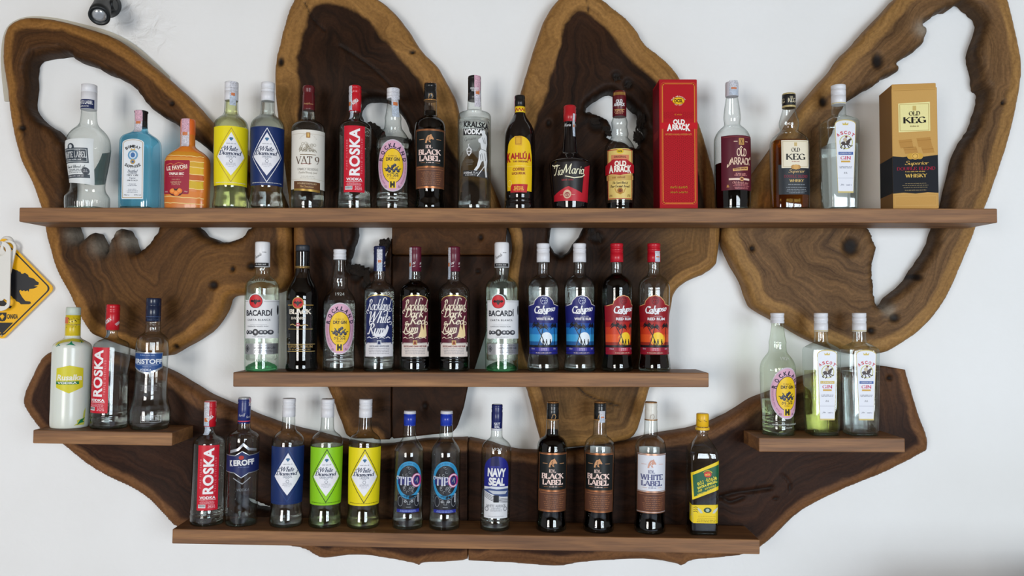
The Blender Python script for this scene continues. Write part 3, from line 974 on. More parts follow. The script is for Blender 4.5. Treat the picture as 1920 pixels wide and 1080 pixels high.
# ------------------------------------------------------------------ printed artwork, in pixels of the bottle's own front
class Art:
    """items drawn in zoomed-photo coordinates: z = (x0, y0, scale); stored as u (right of the axis) and h (above the base)"""
    def __init__(s, cx, base, z=(0, 0, 1.0)):
        s.cx, s.base, s.z = cx, base, z
        s.items = []          # (verts (n,2), faces, colour, layer, finish)
    def c(s, x, y):
        return (s.z[0] + x * s.z[2] - s.cx, s.base - (s.z[1] + y * s.z[2]))
    def add(s, V, F, col, L, fin):
        s.items.append((np.asarray(V, float), F, tuple(col), L, fin))
        return s
    def poly(s, pts, col, L=1, fin=None):
        q = [s.c(*p) for p in pts]
        t = tessellate_polygon([[Vector((x, y, 0)) for x, y in q]])
        return s.add(q, [tuple(i) for i in t], col, L, fin)
    def rect(s, x0, y0, x1, y1, col, L=1, fin=None):
        a, b = s.c(x0, y1), s.c(x1, y0)
        return s.add([(a[0], a[1]), (b[0], a[1]), (b[0], b[1]), (a[0], b[1])], [(0, 1, 2, 3)], col, L, fin)
    def ell(s, x, y, rx, ry, col, L=1, n=28, fin=None, a0=0, a1=360):
        return s.poly(arc(x, y, rx, ry, a0, a1 - (360.0 / n if a1 - a0 == 360 else 0), n - 1), col, L, fin)
    def line(s, pts, wd, col, L=1, fin=None, closed=False):
        V, F = [], []
        pts = list(pts) + ([pts[0]] if closed else [])
        q = [s.c(*p) for p in pts]
        t = wd * s.z[2] / 2
        for (x0, y0), (x1, y1) in zip(q[:-1], q[1:]):
            dx, dy = x1 - x0, y1 - y0
            Ln = math.hypot(dx, dy)
            if Ln < 1e-6:
                continue
            nx_, ny_, ex, ey = -dy / Ln * t, dx / Ln * t, dx / Ln * t * .6, dy / Ln * t * .6
            b = len(V)
            V += [(x0 + nx_ - ex, y0 + ny_ - ey), (x0 - nx_ - ex, y0 - ny_ - ey), (x1 - nx_ + ex, y1 - ny_ + ey), (x1 + nx_ + ex, y1 + ny_ + ey)]
            F.append((b, b + 1, b + 2, b + 3))
        return s.add(V, F, col, L, fin)
    def ring(s, x, y, rx, ry, wd, col, L=1, a0=0, a1=360, n=32, fin=None):
        return s.line(arc(x, y, rx, ry, a0, a1, n), wd, col, L, fin)
    def frame(s, x0, y0, x1, y1, wd, col, L=1, fin=None):
        for a in ((x0, y0, x1, y0 + wd), (x0, y1 - wd, x1, y1), (x0, y0 + wd, x0 + wd, y1 - wd), (x1 - wd, y0 + wd, x1, y1 - wd)):
            s.rect(*a, col, L, fin)
        return s
    def _put(s, V, F, x, y, wd, ht, col, rot, L, fin):
        k = s.z[2]
        V = V * np.array([wd * k, ht * k])
        a = math.radians(rot)
        R = np.array([[math.cos(a), math.sin(a)], [-math.sin(a), math.cos(a)]])
        return s.add(V @ R + np.array(s.c(x, y)), F, col, L, fin)
    def text(s, t, x, y, wd, ht, col, rot=0, bold=0.0, shear=0.0, L=2, fin=None, sp=1.0):
        V, F, _ = font_mesh(t, bold, shear, sp)
        return s._put(V, F, x, y, wd, ht, col, rot, L, fin)
    def serif(s, t, x, y, wd, ht, col, rot=0, tk=.17, tn=.07, sf=.13, L=2, fin=None, shear=0.0):
        V, F = strokes(t, SERIF, tk, tn, sf)
        if shear:
            V = V + np.stack([V[:, 1] * shear * ht / wd, V[:, 1] * 0], 1)
        return s._put(V, F, x, y, wd, ht, col, rot, L, fin)
    def script(s, t, x, y, wd, ht, col, rot=0, tk=.13, tn=.06, L=2, fin=None, shear=.25):
        V, F = strokes(t, SCRIPT, tk, tn, 0, 0.0)
        V = V + np.stack([V[:, 1] * shear * ht / wd, V[:, 1] * 0], 1)
        return s._put(V, F, x, y, wd, ht, col, rot, L, fin)
    def sinh(s, t, x, y, wd, ht, col, rot=0, tk=.17, tn=.15, L=2, fin=None):
        V, F = strokes(t, SINH, tk, tn, 0, 0.1)
        return s._put(V, F, x, y, wd, ht, col, rot, L, fin)
    def arctext(s, t, x, y, rx, ry, a0, a1, ht, col, bold=.02, L=2, wk=.62, inv=False):
        n = len(t)
        for i, ch in enumerate(t):
            if ch == ' ':
                continue
            a = math.radians(a0 + (a1 - a0) * i / max(n - 1, 1))
            px, py = x + rx * math.cos(a), y - ry * math.sin(a)
            tx, ty = -rx * math.sin(a), ry * math.cos(a)
            r = math.degrees(math.atan2(ty, tx)) + 180
            if inv:
                r += 180
            wd = ht * wk * (0.35 if ch in 'I1' else 1.25 if ch in 'MW' else 1)
            s.text(ch, px, py, wd, ht, col, r, bold, 0, L)
        return s
    def small(s, x0, x1, ys, ht, col, L=2, seed=1, center=True):
        """rows of print too fine to read"""
        rnd = random.Random(seed)
        for y in ys:
            k = rnd.uniform(.72, 1) if center else 1
            c, hw = (x0 + x1) / 2, (x1 - x0) / 2 * k
            x = c - hw
            W = x1 - x0
            while x < c + hw:
                n = rnd.randint(2, 6)
                for _ in range(n):
                    l = rnd.uniform(.35, .7) * ht
                    if x + l > c + hw:
                        break
                    up = rnd.choice((.5, .5, .5, .8))
                    s.rect(x, y - ht * up, x + l, y + ht / 2, col, L)
                    x += l + ht * .28
                x += ht * .75
        return s
    def dots(s, cx, cy, rx, ry, n, r, col, L=2, seed=1):
        rnd = random.Random(seed)
        for _ in range(n):
            a, q = rnd.uniform(0, 6.28), math.sqrt(rnd.uniform(0, 1))
            s.ell(cx + math.cos(a) * rx * q, cy + math.sin(a) * ry * q, r * rnd.uniform(.6, 1.2), r * rnd.uniform(.6, 1.2), col, L, 8)
        return s

def surf(prof, u, h, eps):
    """front of a bottle with profile prof at arc u, height h"""
    hs = prof[:, 0]
    a = np.interp(h, hs, prof[:, 1])
    b = np.interp(h, hs, prof[:, 2])
    n = np.interp(h, hs, prof[:, 3])
    rnd_ = n < 2.05
    th = u / np.maximum(a, 1e-3)
    xr, yr = (a + eps) * np.sin(th), -(b + eps) * np.cos(th)
    q = np.clip(np.abs(u) / np.maximum(a, 1e-3), 0, 0.999)
    u = np.clip(u, -.985 * a, .985 * a)
    xb, yb = u, -b * (1 - q ** n) ** (1 / n) - eps
    return np.where(rnd_, xr, xb), np.where(rnd_, yr, yb)

def art_mesh(name, items, prof, step=5.0, flat=None):
    cols, V, F, FM, EP = [], [], [], [], []
    base = 0
    for (v, f, col, L, fin) in items:
        k = (col, fin)
        if k not in cols:
            cols.append(k)
        mi = cols.index(k)
        V.append(v)
        EP.append(np.full(len(v), 0.35 + 0.17 * L))
        for t in f:
            F.append(tuple(i + base for i in t))
            FM.append(mi)
        base += len(v)
    V, EP = np.concatenate(V), np.concatenate(EP)
    me = bpy.data.meshes.new(name)
    me.from_pydata([(x, e, y) for (x, y), e in zip(V, EP)], [], F)
    me.polygons.foreach_set('material_index', FM)
    if flat is None:
        bm = bmesh.new()
        bm.from_mesh(me)
        lo, hi = V.min(0), V.max(0)
        for i in range(int(math.ceil(lo[0] / step)), int(hi[0] / step) + 1):
            bmesh.ops.bisect_plane(bm, geom=bm.verts[:] + bm.edges[:] + bm.faces[:], plane_co=(i * step + .013, 0, 0), plane_no=(1, 0, 0))
        st2 = step * 2
        for i in range(int(math.ceil(lo[1] / st2)), int(hi[1] / st2) + 1):
            bmesh.ops.bisect_plane(bm, geom=bm.verts[:] + bm.edges[:] + bm.faces[:], plane_co=(0, 0, i * st2 + .017), plane_no=(0, 0, 1))
        bm.to_mesh(me)
        bm.free()
    n = len(me.vertices)
    co = np.zeros(n * 3)
    me.vertices.foreach_get('co', co)
    co = co.reshape(-1, 3)
    if flat is None:
        x, y = surf(prof, co[:, 0], co[:, 2], co[:, 1])
        co = np.stack([x, y, co[:, 2]], 1)
    else:
        co = np.stack([co[:, 0], flat - co[:, 1], co[:, 2]], 1)
    me.vertices.foreach_set('co', co.ravel())
    # all prints face outwards
    me.update()
    bm = bmesh.new()
    bm.from_mesh(me)
    for fc in bm.faces:
        fc.normal_update()
        cc = fc.calc_center_median()
        ref = Vector((cc.x, cc.y, 0)) if flat is None else Vector((0, -1, 0))
        if fc.normal.dot(ref) < 0:
            fc.normal_flip()
        fc.smooth = True
    bm.to_mesh(me)
    bm.free()
    for col, fin in cols:
        me.materials.append(FIN[fin](col))
    return me

FIN = {None: lambda c: mat(c, 0.42, 0, 0, .32), 'box': lambda c: mat(c, 0.6, 0, 0, .12), 'foil': lambda c: mat(c, 0.28, 0.75), 'matte': lambda c: mat(c, 0.6), 'gloss': lambda c: mat(c, 0.15)}

def chaikin(p, k=2):
    for _ in range(k):
        q = [p[0]]
        for a, b in zip(p[:-1], p[1:]):
            q.append(tuple(.75 * x + .25 * y for x, y in zip(a, b)))
            q.append(tuple(.25 * x + .75 * y for x, y in zip(a, b)))
        q.append(p[-1])
        p = q
    return p

def loft(name, prof, segs=40, cap_lo=True, cap_hi=True, ribs=None, smooth=True, yoff=None):
    """closed body from rings (h, a, b, n)"""
    V, F = [], []
    for (h, a, b, n) in prof:
        for i in range(segs):
            t = 2 * PI * (i + .5) / segs
            c, s_ = math.cos(t), math.sin(t)
            r = 1.0
            if ribs and ribs[0] <= h <= ribs[1]:
                r = 1 + ribs[2] * math.cos(ribs[3] * t)
            V.append((a * r * math.copysign(abs(c) ** (2 / n), c), b * r * math.copysign(abs(s_) ** (2 / n), s_), h))
    m = len(prof)
    for j in range(m - 1):
        for i in range(segs):
            k = (i + 1) % segs
            F.append((j * segs + i, j * segs + k, (j + 1) * segs + k, (j + 1) * segs + i))
    if cap_lo:
        F.append(tuple(reversed(range(segs))))
    if cap_hi:
        F.append(tuple(range((m - 1) * segs, m * segs)))
    me = bpy.data.meshes.new(name)
    me.from_pydata(V, [], F)
    if smooth:
        me.polygons.foreach_set('use_smooth', [len(p.vertices) == 4 for p in me.polygons])
    return me

CLEAR = (0.97, 0.985, 0.98)
SM = {}
def stamp_mat(c):
    """banknote-like engraved paper"""
    if c in SM:
        return SM[c]
    m = bpy.data.materials.new('stamp_paper')
    m.use_nodes = True
    nt = m.node_tree
    b = nt.nodes['Principled BSDF']
    b.inputs['Roughness'].default_value = .5
    tc = nt.nodes.new('ShaderNodeTexCoord')
    n = nt.nodes.new('ShaderNodeTexNoise')
    n.inputs['Scale'].default_value = .45
    n.inputs['Detail'].default_value = 5
    n.inputs['Distortion'].default_value = 2.5
    nt.links.new(tc.outputs['Object'], n.inputs['Vector'])
    r = nt.nodes.new('ShaderNodeValToRGB')
    r.color_ramp.elements[0].position = .4
    r.color_ramp.elements[1].position = .6
    r.color_ramp.elements[0].color = lin(tuple(v * .74 for v in c))
    r.color_ramp.elements[1].color = lin(tuple(min(v * 1.05, 240) for v in c))
    nt.links.new(n.outputs['Fac'], r.inputs[0])
    nt.links.new(r.outputs[0], b.inputs['Base Color'])
    SM[c] = m
    return m

class Design:
    """one kind of bottle, measured in pixels (origin: centre of the base)"""
    def __init__(s, cx, base, z, prof, round_=True, depth=1.0, sq=None, glass_m=None, liq=None, fill=None, opaque=None, ribs=None, basecol=None, segs=40, bx=1.0):
        s.cx, s.base, s.z = cx, base, z
        k = z[2]
        # prof: (zoom y, half width[, depth ratio, squareness]) from the mouth down to the base
        p = []
        for e in prof:
            y, hw = e[0], e[1]
            dr = e[2] if len(e) > 2 else depth
            n = e[3] if len(e) > 3 else (2.0 if sq is None else sq)
            if n > 2.05:
                hw *= bx
            p.append((max(base - (z[1] + y * k), 0), hw * k, hw * k * dr, n))
        p = sorted(p)
        p = [(0, p[0][1] * .93, p[0][2] * .93, p[0][3]), (1.2, p[0][1] * .985, p[0][2] * .985, p[0][3])] + [q for q in p if q[0] > 1.5]
        s.prof = chaikin(p, 2)
        s.pa = np.array(s.prof)
        s.glass_m, s.liq, s.fill, s.opaque, s.ribs, s.segs = glass_m, liq, fill, opaque, ribs, segs
        s.basecol = basecol
        s.parts = []          # (name, mesh, materials, [ (subname, mesh, mats) ])
        s.top = max(q[0] for q in p)
        body = [loft('glass_body', s.prof, segs, ribs=ribs), None]
        if opaque:
            s.add('bottle_body', body[0], opaque)
        else:
            s.add('glass_body', body[0], glass_m or glass())
            if liq is not None:
                ins = 2.4
                hf = s.h(fill) if fill is not None else s.prof[-1][0] - 4
                q = [(h, max(a - ins, 1), max(b - ins, 1), n) for h, a, b, n in s.prof if (20 if basecol else 5) < h < hf]
                top = tuple(np.interp(hf, s.pa[:, 0], s.pa[:, c]) for c in range(1, 4))
                q.append((hf, max(top[0] - ins, 1), max(top[1] - ins, 1), top[2]))
                hb = 19.5 if basecol else 6.0
                q = [(hb, q[0][1] * .93, q[0][2] * .93, q[0][3])] + [e for e in q if e[0] > hb + 1]
                s.add('spirit', loft('spirit', q, segs), liq)
            r0 = s.prof[3]
            q = [(.6, r0[1] * .9, r0[2] * .9, r0[3]), (1.6, r0[1] * .95, r0[2] * .95, r0[3]), (4.6, r0[1] * .95, r0[2] * .95, r0[3]), (5.4, r0[1] * .86, r0[2] * .86, r0[3])]
            if basecol:
                q = q[:2] + [(7, r0[1] * .95, r0[2] * .95, 2.0), (11, r0[1] * .8, r0[2] * .8, 2.0), (17, r0[1] * .35, r0[2] * .35, 2.0), (18.5, r0[1] * .12, r0[2] * .12, 2.0)]
            s.add('glass_base', loft('glass_base', q, segs), basecol or liquid((0.80, 0.86, 0.84), 1.5))
    def h(s, y):
        return s.base - (s.z[1] + y * s.z[2])
    def art(s):
        return Art(s.cx, s.base, s.z)
    def add(s, name, me, m, subs=()):
        s.parts.append([name, me, m, list(subs)])
        return s
    def lathe(s, name, prof, m, art=None, segs=32, subname='cap_print'):
        """prof: (zoom y, half width) ; art optional, wrapped on it"""
        k = s.z[2]
        q = sorted((s.h(y), hw * k, hw * k, 2.0) for y, hw in prof)
        # close top with a small bevel
        h, a, b, n = q[-1]
        q = q + [(h + .5, a - .8, b - .8, n)]
        h, a, b, n = q[0]
        q = [(h - .3, a - .6, b - .6, n)] + q
        me = loft(name, q, segs)
        s.top = max(s.top, q[-1][0])
        subs = []
        if art is not None:
            subs.append((subname, art_mesh(subname, art.items, np.array(q), 3.0), None))
        s.capprof = getattr(s, 'capprof', []) + [q]
        return s.add(name, me, m, subs)
    def cap(s, y0, y1, hw, m, rings=(), art=None, name='cap'):
        """screw cap: plain skirt with pressed grooves at the given zoom y"""
        p = [(y0, hw), (y1, hw)]
        for r in rings:
            p += [(r - 3.2, hw), (r - 1.2, hw - 3.5), (r + 1.2, hw - 3.5), (r + 3.2, hw)]
        return s.lathe(name, p, m, art)
    def label(s, art, name='label', sub='label_print', pname='printed_design'):
        a0 = [i for i in art.items if i[3] == 0]
        a1 = [i for i in art.items if i[3] > 0]
        st = 5.0
        if a0:
            subs = [(sub, art_mesh(sub, a1, s.pa, st), None)] if a1 else []
            return s.add(name, art_mesh(name, a0, s.pa, st), None, subs)
        return s.add(pname, art_mesh(pname, a1, s.pa, st), None)
    def stamp(s, ang, y0, y1, wd, pink=False, sag=0.0):
        """paper tax strip pasted over the cap and down the neck at angle ang (degrees, + = right)"""
        k = s.z[2]
        h0, h1 = s.h(y1), s.h(y0)
        hs = np.linspace(h0, h1, 26)
        def rad(h):
            r = np.interp(h, s.pa[:, 0], s.pa[:, 1]) if h <= s.pa[-1, 0] else 0
            for q in getattr(s, 'capprof', []):
                qa = np.array(q)
                if qa[0, 0] <= h <= qa[-1, 0]:
                    r = max(r, np.interp(h, qa[:, 0], qa[:, 1]))
            return r
        ths = np.linspace(-wd * k / 2, wd * k / 2, 6)
        V, F, FM = [], [], []
        for h in hs:
            r = rad(min(h, s.top - 1.2)) + .55
            for t in ths:
                th = t / r + math.radians(ang)
                V.append((r * math.sin(th), -r * math.cos(th), h))
        for j in range(len(hs) - 1):
            f = j / (len(hs) - 1)
            for i in range(5):
                b = j * 6 + i
                F.append((b, b + 1, b + 7, b + 6))
                FM.append(1 if (.36 < f < .5 and 1 <= i <= 3) else (0 if f > .5 else 2))
        me = bpy.data.meshes.new('tax_stamp')
        me.from_pydata(V, [], F)
        me.polygons.foreach_set('material_index', FM)
        me.polygons.foreach_set('use_smooth', [True] * len(F))
        c0 = (226, 178, 196) if pink else (214, 214, 222)
        return s.add('tax_stamp', me, [stamp_mat(c0), mat((205, 118, 66), .5), stamp_mat((198, 210, 226) if not pink else (220, 214, 224))])

YB = -0.130          # line on which the bottles stand
def put(D, name, label, cat, group, cx, base, top, sh, rz=0.0, dy=0.0, kx=1.0, skip=(), Y=YB, face=True):
    if face:
        rz += math.degrees(math.atan((960 - cx) / FPX))
    y = Y + dy
    p = P(cx, base, y)
    z = sh.z(p.x)
    H = P(cx, top, y).z - z
    k = H / D.top
    e = empty(name, (p.x, y, z + 0.0003))
    e.rotation_euler = (0, sh.ang, 0)
    e.scale = (k * kx, k * kx, k)
    tag(e, label, cat, group)
    # a turned bottle: the parts turn about the bottle's own axis
    for (pn, me, m, subs) in D.parts:
        if pn in skip:
            continue
        o = link(pn, me, m if m is not None else [], e)
        o.rotation_euler = (0, 0, math.radians(rz))
        for (sn, sme, sm) in subs:
            link(sn, sme, sm if sm is not None else [], o)
    return e

# ------------------------------------------------------------------ bottle designs
Z1, Z2, Z3, Z4, Z5, Z6 = ((x, 140, .2593) for x in (100, 380, 620, 920, 1200, 1440))
M1, M2, M3 = ((x, 440, .2593) for x in (430, 670, 960))
LL, RR = (80, 550, .25), (1380, 570, .2686)
B1, B2, B3 = ((x, 730, .287) for x in (310, 560, 820))
B4, B5, FZ = (1060, 730, .3055), (1270, 770, .2222), (200, 220, .1667)
TB = 395.0
WHITE, BLACK, CREAM, GOLD, RED, NAVY = (232, 232, 234), (22, 22, 24), (236, 228, 206), (196, 160, 92), (200, 22, 42), (24, 38, 84)
SIL = (190, 192, 196)
CLR = liquid(CLEAR)
DARK = liquid((0.035, 0.012, 0.006))
WCAP = mat((226, 226, 230), .35)

# -- white-label rum in a bell-shaped bottle, turned to the left
D = Design(163.5, TB, Z1, [(250, 50), (345, 54), (378, 72), (410, 108), (455, 138), (510, 148), (580, 144), (720, 124), (805, 112), (845, 118), (872, 138), (890, 146), (983, 146)], ribs=(0, 24, .016, 44), segs=120)
a = D.art()
a.rect(250 - 70, 190, 250 + 70, 255, NAVY, 0).text('WHITE LABEL', 250, 212, 120, 26, WHITE, 0, .02).text('ARRACK', 250, 240, 70, 11, WHITE)
a.items = [(v, f, c, 1 if L == 0 else 2, fn) for v, f, c, L, fn in a.items]
D.lathe('cap', [(77, 52), (126, 53), (128, 50), (131, 50), (133, 53), (255, 53)], WCAP, a)
a = D.art()
a.poly([(110, 500), (390, 488), (376, 815), (140, 790)], (222, 226, 226), 0)
a.rect(150, 558, 352, 662, (52, 62, 72), 1).ell(232, 552, 30, 28, (52, 62, 72), 1).frame(158, 566, 344, 654, 4, (190, 196, 198), 2)
a.serif('WHITE LABEL', 252, 605, 178, 44, (225, 228, 230), L=3).text('1924', 285, 575, 40, 9, (200, 205, 208), L=3).small(170, 330, [640], 7, (200, 205, 208), 3)
a.ell(232, 548, 14, 14, (200, 205, 208), 2).script('Finest Blend of', 250, 690, 150, 26, (80, 86, 90)).small(180, 320, [708, 718, 728], 5, (120, 124, 128)).ell(325, 718, 26, 26, (60, 66, 74), 1)
a.small(312, 338, [712, 722], 5, (200, 200, 205), 3).rect(150, 742, 350, 766, (60, 68, 76), 1).small(165, 335, [754], 6, (200, 200, 205), 3)
D.label(a)
a = D.art()
a.rect(250 + 300, 540, 250 + 470, 780, (120, 140, 140), 0)
D.label(a, 'back_label')
D_WLABEL = D

# -- sapphire-blue gin in a square shouldered bottle, turned to the left
D = Design(262, TB, FZ, [(60, 66, 1, 2), (130, 70, 1, 2), (165, 90, 1, 2.2), (195, 135, 1, 3), (225, 180, 1, 5), (260, 205, 1, 6), (310, 212, 1, 7), (700, 214, 1, 7), (1050, 214, 1, 7)], glass_m=glass((0.72, 0.90, 0.96), (0.30, 0.58, 0.72)), liq=liquid((0.62, 0.88, 0.96), 1.3, 0.2), bx=.84)
D.lathe('cap', [(-62, 72), (-50, 74), (-40, 66), (105, 64), (120, 68)], mat(BLACK, .3))
a = D.art()
cx = 372
lab = [(cx - 118, 945), (cx - 118, 330)] + arc(cx, 330, 118, -48, 180, 0, 14) + [(cx + 118, 330), (cx + 118, 945)]
a.poly(lab, (228, 232, 236), 0)
a.line([(cx - 106, 930), (cx - 106, 335)] + arc(cx, 335, 106, -42, 180, 0, 12) + [(cx + 106, 335), (cx + 106, 930)], 5, (176, 146, 84), 1, closed=True)
a.arctext('BOMBAY', cx, 478, 118, 112, 126, 54, 33, BLACK, .03, wk=.78)
a.arctext('SAPPHIRE', cx, 480, 122, 112, 233, 307, 33, BLACK, .03, wk=.62, inv=True)
a.ell(cx, 462, 56, 56, (110, 160, 196), 1).ell(cx, 462, 38, 40, (210, 224, 236), 2).ell(cx, 462, 24, 28, (66, 112, 170), 3).ell(cx, 535, 27, 27, (186, 152, 84), 2).ell(cx, 535, 13, 13, (60, 104, 160), 3)
a.poly([(cx - 26, 410), (cx - 20, 385), (cx, 400), (cx + 20, 385), (cx + 26, 410)], (214, 180, 110), 2)
a.script('Distilled', cx, 638, 110, 32, (90, 98, 116)).serif('LONDON', cx, 662, 90, 12, (90, 98, 116)).serif('DRY GIN', cx, 684, 120, 20, (40, 46, 60)).script('Vapour', cx, 716, 76, 26, (90, 98, 116)).serif('INFUSED', cx, 741, 116, 14, (40, 46, 60))
a.small(cx - 50, cx + 50, [782, 800], 7, (120, 126, 140)).small(cx - 60, cx + 60, [838, 855, 870], 6, (130, 136, 150)).text('70cl e', cx - 62, 900, 58, 15, (60, 66, 80)).text('47% vol', cx + 56, 900, 76, 15, (60, 66, 80))
for sx in (-1, 1):
    pass
D.label(a)
D.stamp(-2, -60, 190, 92, True)
D_SAPPH = D

# -- orange liqueur in a wide flask with printed orange-peel bands
D = Design(350.5, TB, FZ, [(40, 76, 1, 2), (290, 78, 1, 2), (335, 84, .9, 2.1), (370, 130, .7, 2.4), (400, 185, .55, 2.8), (440, 230, .5, 3.2), (480, 255, .48, 3.5), (560, 262, .48, 3.6), (900, 258, .48, 3.6), (1050, 256, .48, 3.6)], opaque=mat((216, 122, 38), .3, 0, .25), bx=.93)
D.lathe('cap', [(32, 76), (60, 79), (200, 79), (205, 78)], mat((232, 108, 40), .35))
D.lathe('neck_foil', [(208, 77), (262, 77)], mat((128, 30, 24), .3))
D.lathe('neck_ring', [(262, 72), (330, 74)], mat((190, 150, 90), .3))
a = D.art()
bands = [((208, 140, 40), 395, 445), ((222, 150, 62), 455, 500), ((214, 166, 44), 500, 560), ((222, 176, 40), 555, 640), ((196, 96, 36), 650, 712), ((214, 176, 36), 715, 800), ((222, 130, 50), 830, 900), ((214, 92, 46), 900, 1000)]
for col, y0, y1 in bands:
    hwb = 232 if y0 < 450 else 285
    top = [(905 - hwb + i * 2 * hwb / 16, y0 + 0.055 * (i * 2 * hwb / 16) + random.uniform(-5, 5)) for i in range(17)]
    bot = [(x, y + (y1 - y0) * (1.0 if y1 < 1000 else .7)) for x, y in top]
    if y1 < 1000:
        a.poly(top + bot[::-1], col, 0)
    if y0 > 450 or y0 == 395:
        a.line(bot, 8, (242, 214, 140), 1)
lb = (832 - 905, 0)
a.poly([(690, 512), (700, 503), (968, 505), (976, 516), (968, 872), (958, 882), (692, 878), (683, 868)], (158, 24, 52), 2)
a.text('LE FAVORI', 832, 585, 232, 46, (246, 226, 206), 6, .03, L=3).line([(712, 560), (760, 538), (800, 556), (850, 530), (905, 545)], 7, (214, 120, 70), 3).line([(760, 622), (830, 604), (880, 618), (945, 595)], 7, (214, 120, 70), 3)
a.text('TRIPLE SEC', 828, 655, 172, 27, (250, 236, 224), 0, .04, L=3).text('LIQUEUR A L’ORANGE', 826, 684, 160, 12, (214, 150, 140), L=3)
a.small(765, 885, [718, 742, 752, 762, 776], 6, (216, 170, 140), 3).text('40%', 716, 853, 34, 14, (236, 214, 200), L=3).text('70cl', 936, 853, 34, 14, (236, 214, 200), L=3)
a.poly([(748, 870), (770, 842), (900, 842), (905, 862), (880, 895), (835, 905), (780, 895)], (92, 20, 28), 3)
for q in ((790, 848, 34, 30), (866, 846, 32, 30), (832, 872, 32, 30)):
    a.ell(*q, (238, 126, 44), 4).ell(q[0] - 4, q[1] - 4, q[2] * .6, q[3] * .6, (246, 156, 74), 5)
a.poly([(800, 812), (826, 828), (860, 808), (838, 842), (812, 840)], (40, 46, 26), 5)
D.label(a, 'printed_wrap')
D.stamp(-2, 32, 345, 96, True)
D_FAVORI = D

# -- diamond-label vodka (four colours)
def white_diamond(bg, line, liq, script_col=(40, 52, 84), flavor='LEMON', cap_m=WCAP, stamp=False, fill=None, edge=None, word=(70, 90, 120)):
    D = Design(431.5, TB, Z2, [(150, 44), (190, 46), (270, 49), (284, 53), (300, 62), (318, 88), (345, 112), (385, 119), (420, 120), (780, 115), (830, 110), (870, 112), (920, 120), (960, 122), (983, 118)], liq=liq, fill=fill)
    D.cap(58, 190, 48, cap_m, (92, 100, 122))
    a = D.art()
    cx = 200
    a.rect(cx - 152, 397, cx + 152, 815, bg, 0)
    a.line([(cx, 410), (cx + 112, 612), (cx, 792), (cx - 112, 612)], 5, line, 1, closed=True)
    a.poly([(cx, 440), (cx + 100, 612), (cx, 748), (cx - 100, 612)], (236, 236, 242), 1)
    a.poly([(cx - 15, 485), (cx - 8, 478), (cx + 8, 478), (cx + 15, 485), (cx, 504)], (60, 110, 150) if word != 0 else line, 2)
    a.small(cx - 40, cx + 40, [522], 5, (150, 150, 160), seed=3).script('White', cx - 2, 556, 100, 38, script_col, tk=.15, tn=.07).script('Diamond', cx - 5, 586, 158, 33, script_col, tk=.15, tn=.07).line([(cx - 58, 566), (cx - 66, 556), (cx - 54, 548), (cx - 44, 556)], 3.5, script_col, 2)
    a.text(flavor, cx, 613, 64 if len(flavor) < 9 else 96, 15, word).small(cx - 16, cx + 16, [626], 5, (140, 140, 150)).ring(cx, 645, 10, 10, 2.5, (110, 114, 128), 2).small(cx - 42, cx + 42, [660, 667, 674], 3.5, (170, 170, 180)).small(cx - 26, cx + 26, [684], 3.5, (170, 170, 180))
    a.small(cx - 115, cx + 120, [797], 4, line if sum(line) < 300 else WHITE, seed=5, center=False)
    D.label(a)
    if stamp:
        D.stamp(12, 58, 232, 46)
    return D
YEL, BLU, GRN = (236, 218, 22), (20, 44, 98), (142, 206, 28)
D_WDL = white_diamond(YEL, (190, 160, 40), liquid((0.95, 0.965, 0.72)), stamp=True)
D_WDO = white_diamond(BLU, (226, 228, 234), CLR, flavor='ORIGINAL')
D_WDO2 = white_diamond(BLU, (30, 60, 120), CLR, flavor='ORIGINAL', fill=385)
D_WDG = white_diamond(GRN, (42, 58, 20), liquid((0.90, 0.95, 0.80)), flavor='GREEN APPLE', fill=395)
D_WDL2 = white_diamond(YEL, (70, 66, 24), liquid((0.96, 0.97, 0.78)), fill=395)

# -- brandy with a cream label and maroon cap
D = Design(577, TB, Z2, [(250, 42), (262, 46), (325, 49), (338, 60), (352, 90), (375, 112), (405, 119), (440, 119), (860, 119), (900, 121), (983, 120)], liq=CLR, fill=255)
a = D.art()
a.script('Family Reserve', 758, 222, 70, 16, (206, 160, 110))
D.lathe('cap', [(86, 39), (98, 43), (120, 43), (124, 40), (146, 40), (150, 43), (252, 44), (262, 45)], mat((96, 24, 30), .3), a)
a = D.art()
cx = 758
a.rect(cx - 150, 425, cx + 150, 842, (232, 228, 218), 0)
a.frame(cx - 142, 452, cx + 142, 776, 2, (196, 184, 160), 1).rect(cx - 13, 444, cx + 14, 482, (170, 122, 58), 1).rect(cx - 5, 450, cx + 6, 476, (226, 190, 110), 2)
a.arctext('NINETEEN TWENTY FOUR', cx, 640, 100, 185, 125, 55, 6, (150, 140, 124), 0, wk=.6)
rnd = random.Random(4)
for i in range(26):
    t, q = rnd.uniform(0, PI), rnd.uniform(.25, 1)
    a.ring(cx + math.cos(t) * 62 * q, 580 - math.sin(t) * 82 * q, 9, 9, 2.4, (150, 140, 120), 1, n=8)
for i in range(5):
    a.ring(cx - 44 + i * 22, 582, 16, 14, 3, (140, 130, 110), 2, 180, 360, 8)
a.rect(cx - 56, 598, cx + 56, 603, (130, 112, 84), 1)
a.serif('VAT', cx - 30, 640, 118, 56, (88, 60, 36), tk=.15, tn=.06).serif('9', cx + 64, 640, 34, 56, (88, 60, 36), tk=.14, tn=.05)
a.line([(cx - 44, 668), (cx - 20, 664), (cx + 10, 668), (cx + 22, 664)], 4, (140, 60, 40), 1)
a.serif('FAMILY RESERVE', cx, 704, 146, 17, (110, 104, 96), tk=.12).script('Distilled Brandy Spirit', cx, 730, 130, 20, (168, 160, 148)).small(cx - 60, cx + 60, [755, 766], 4, (176, 170, 158))
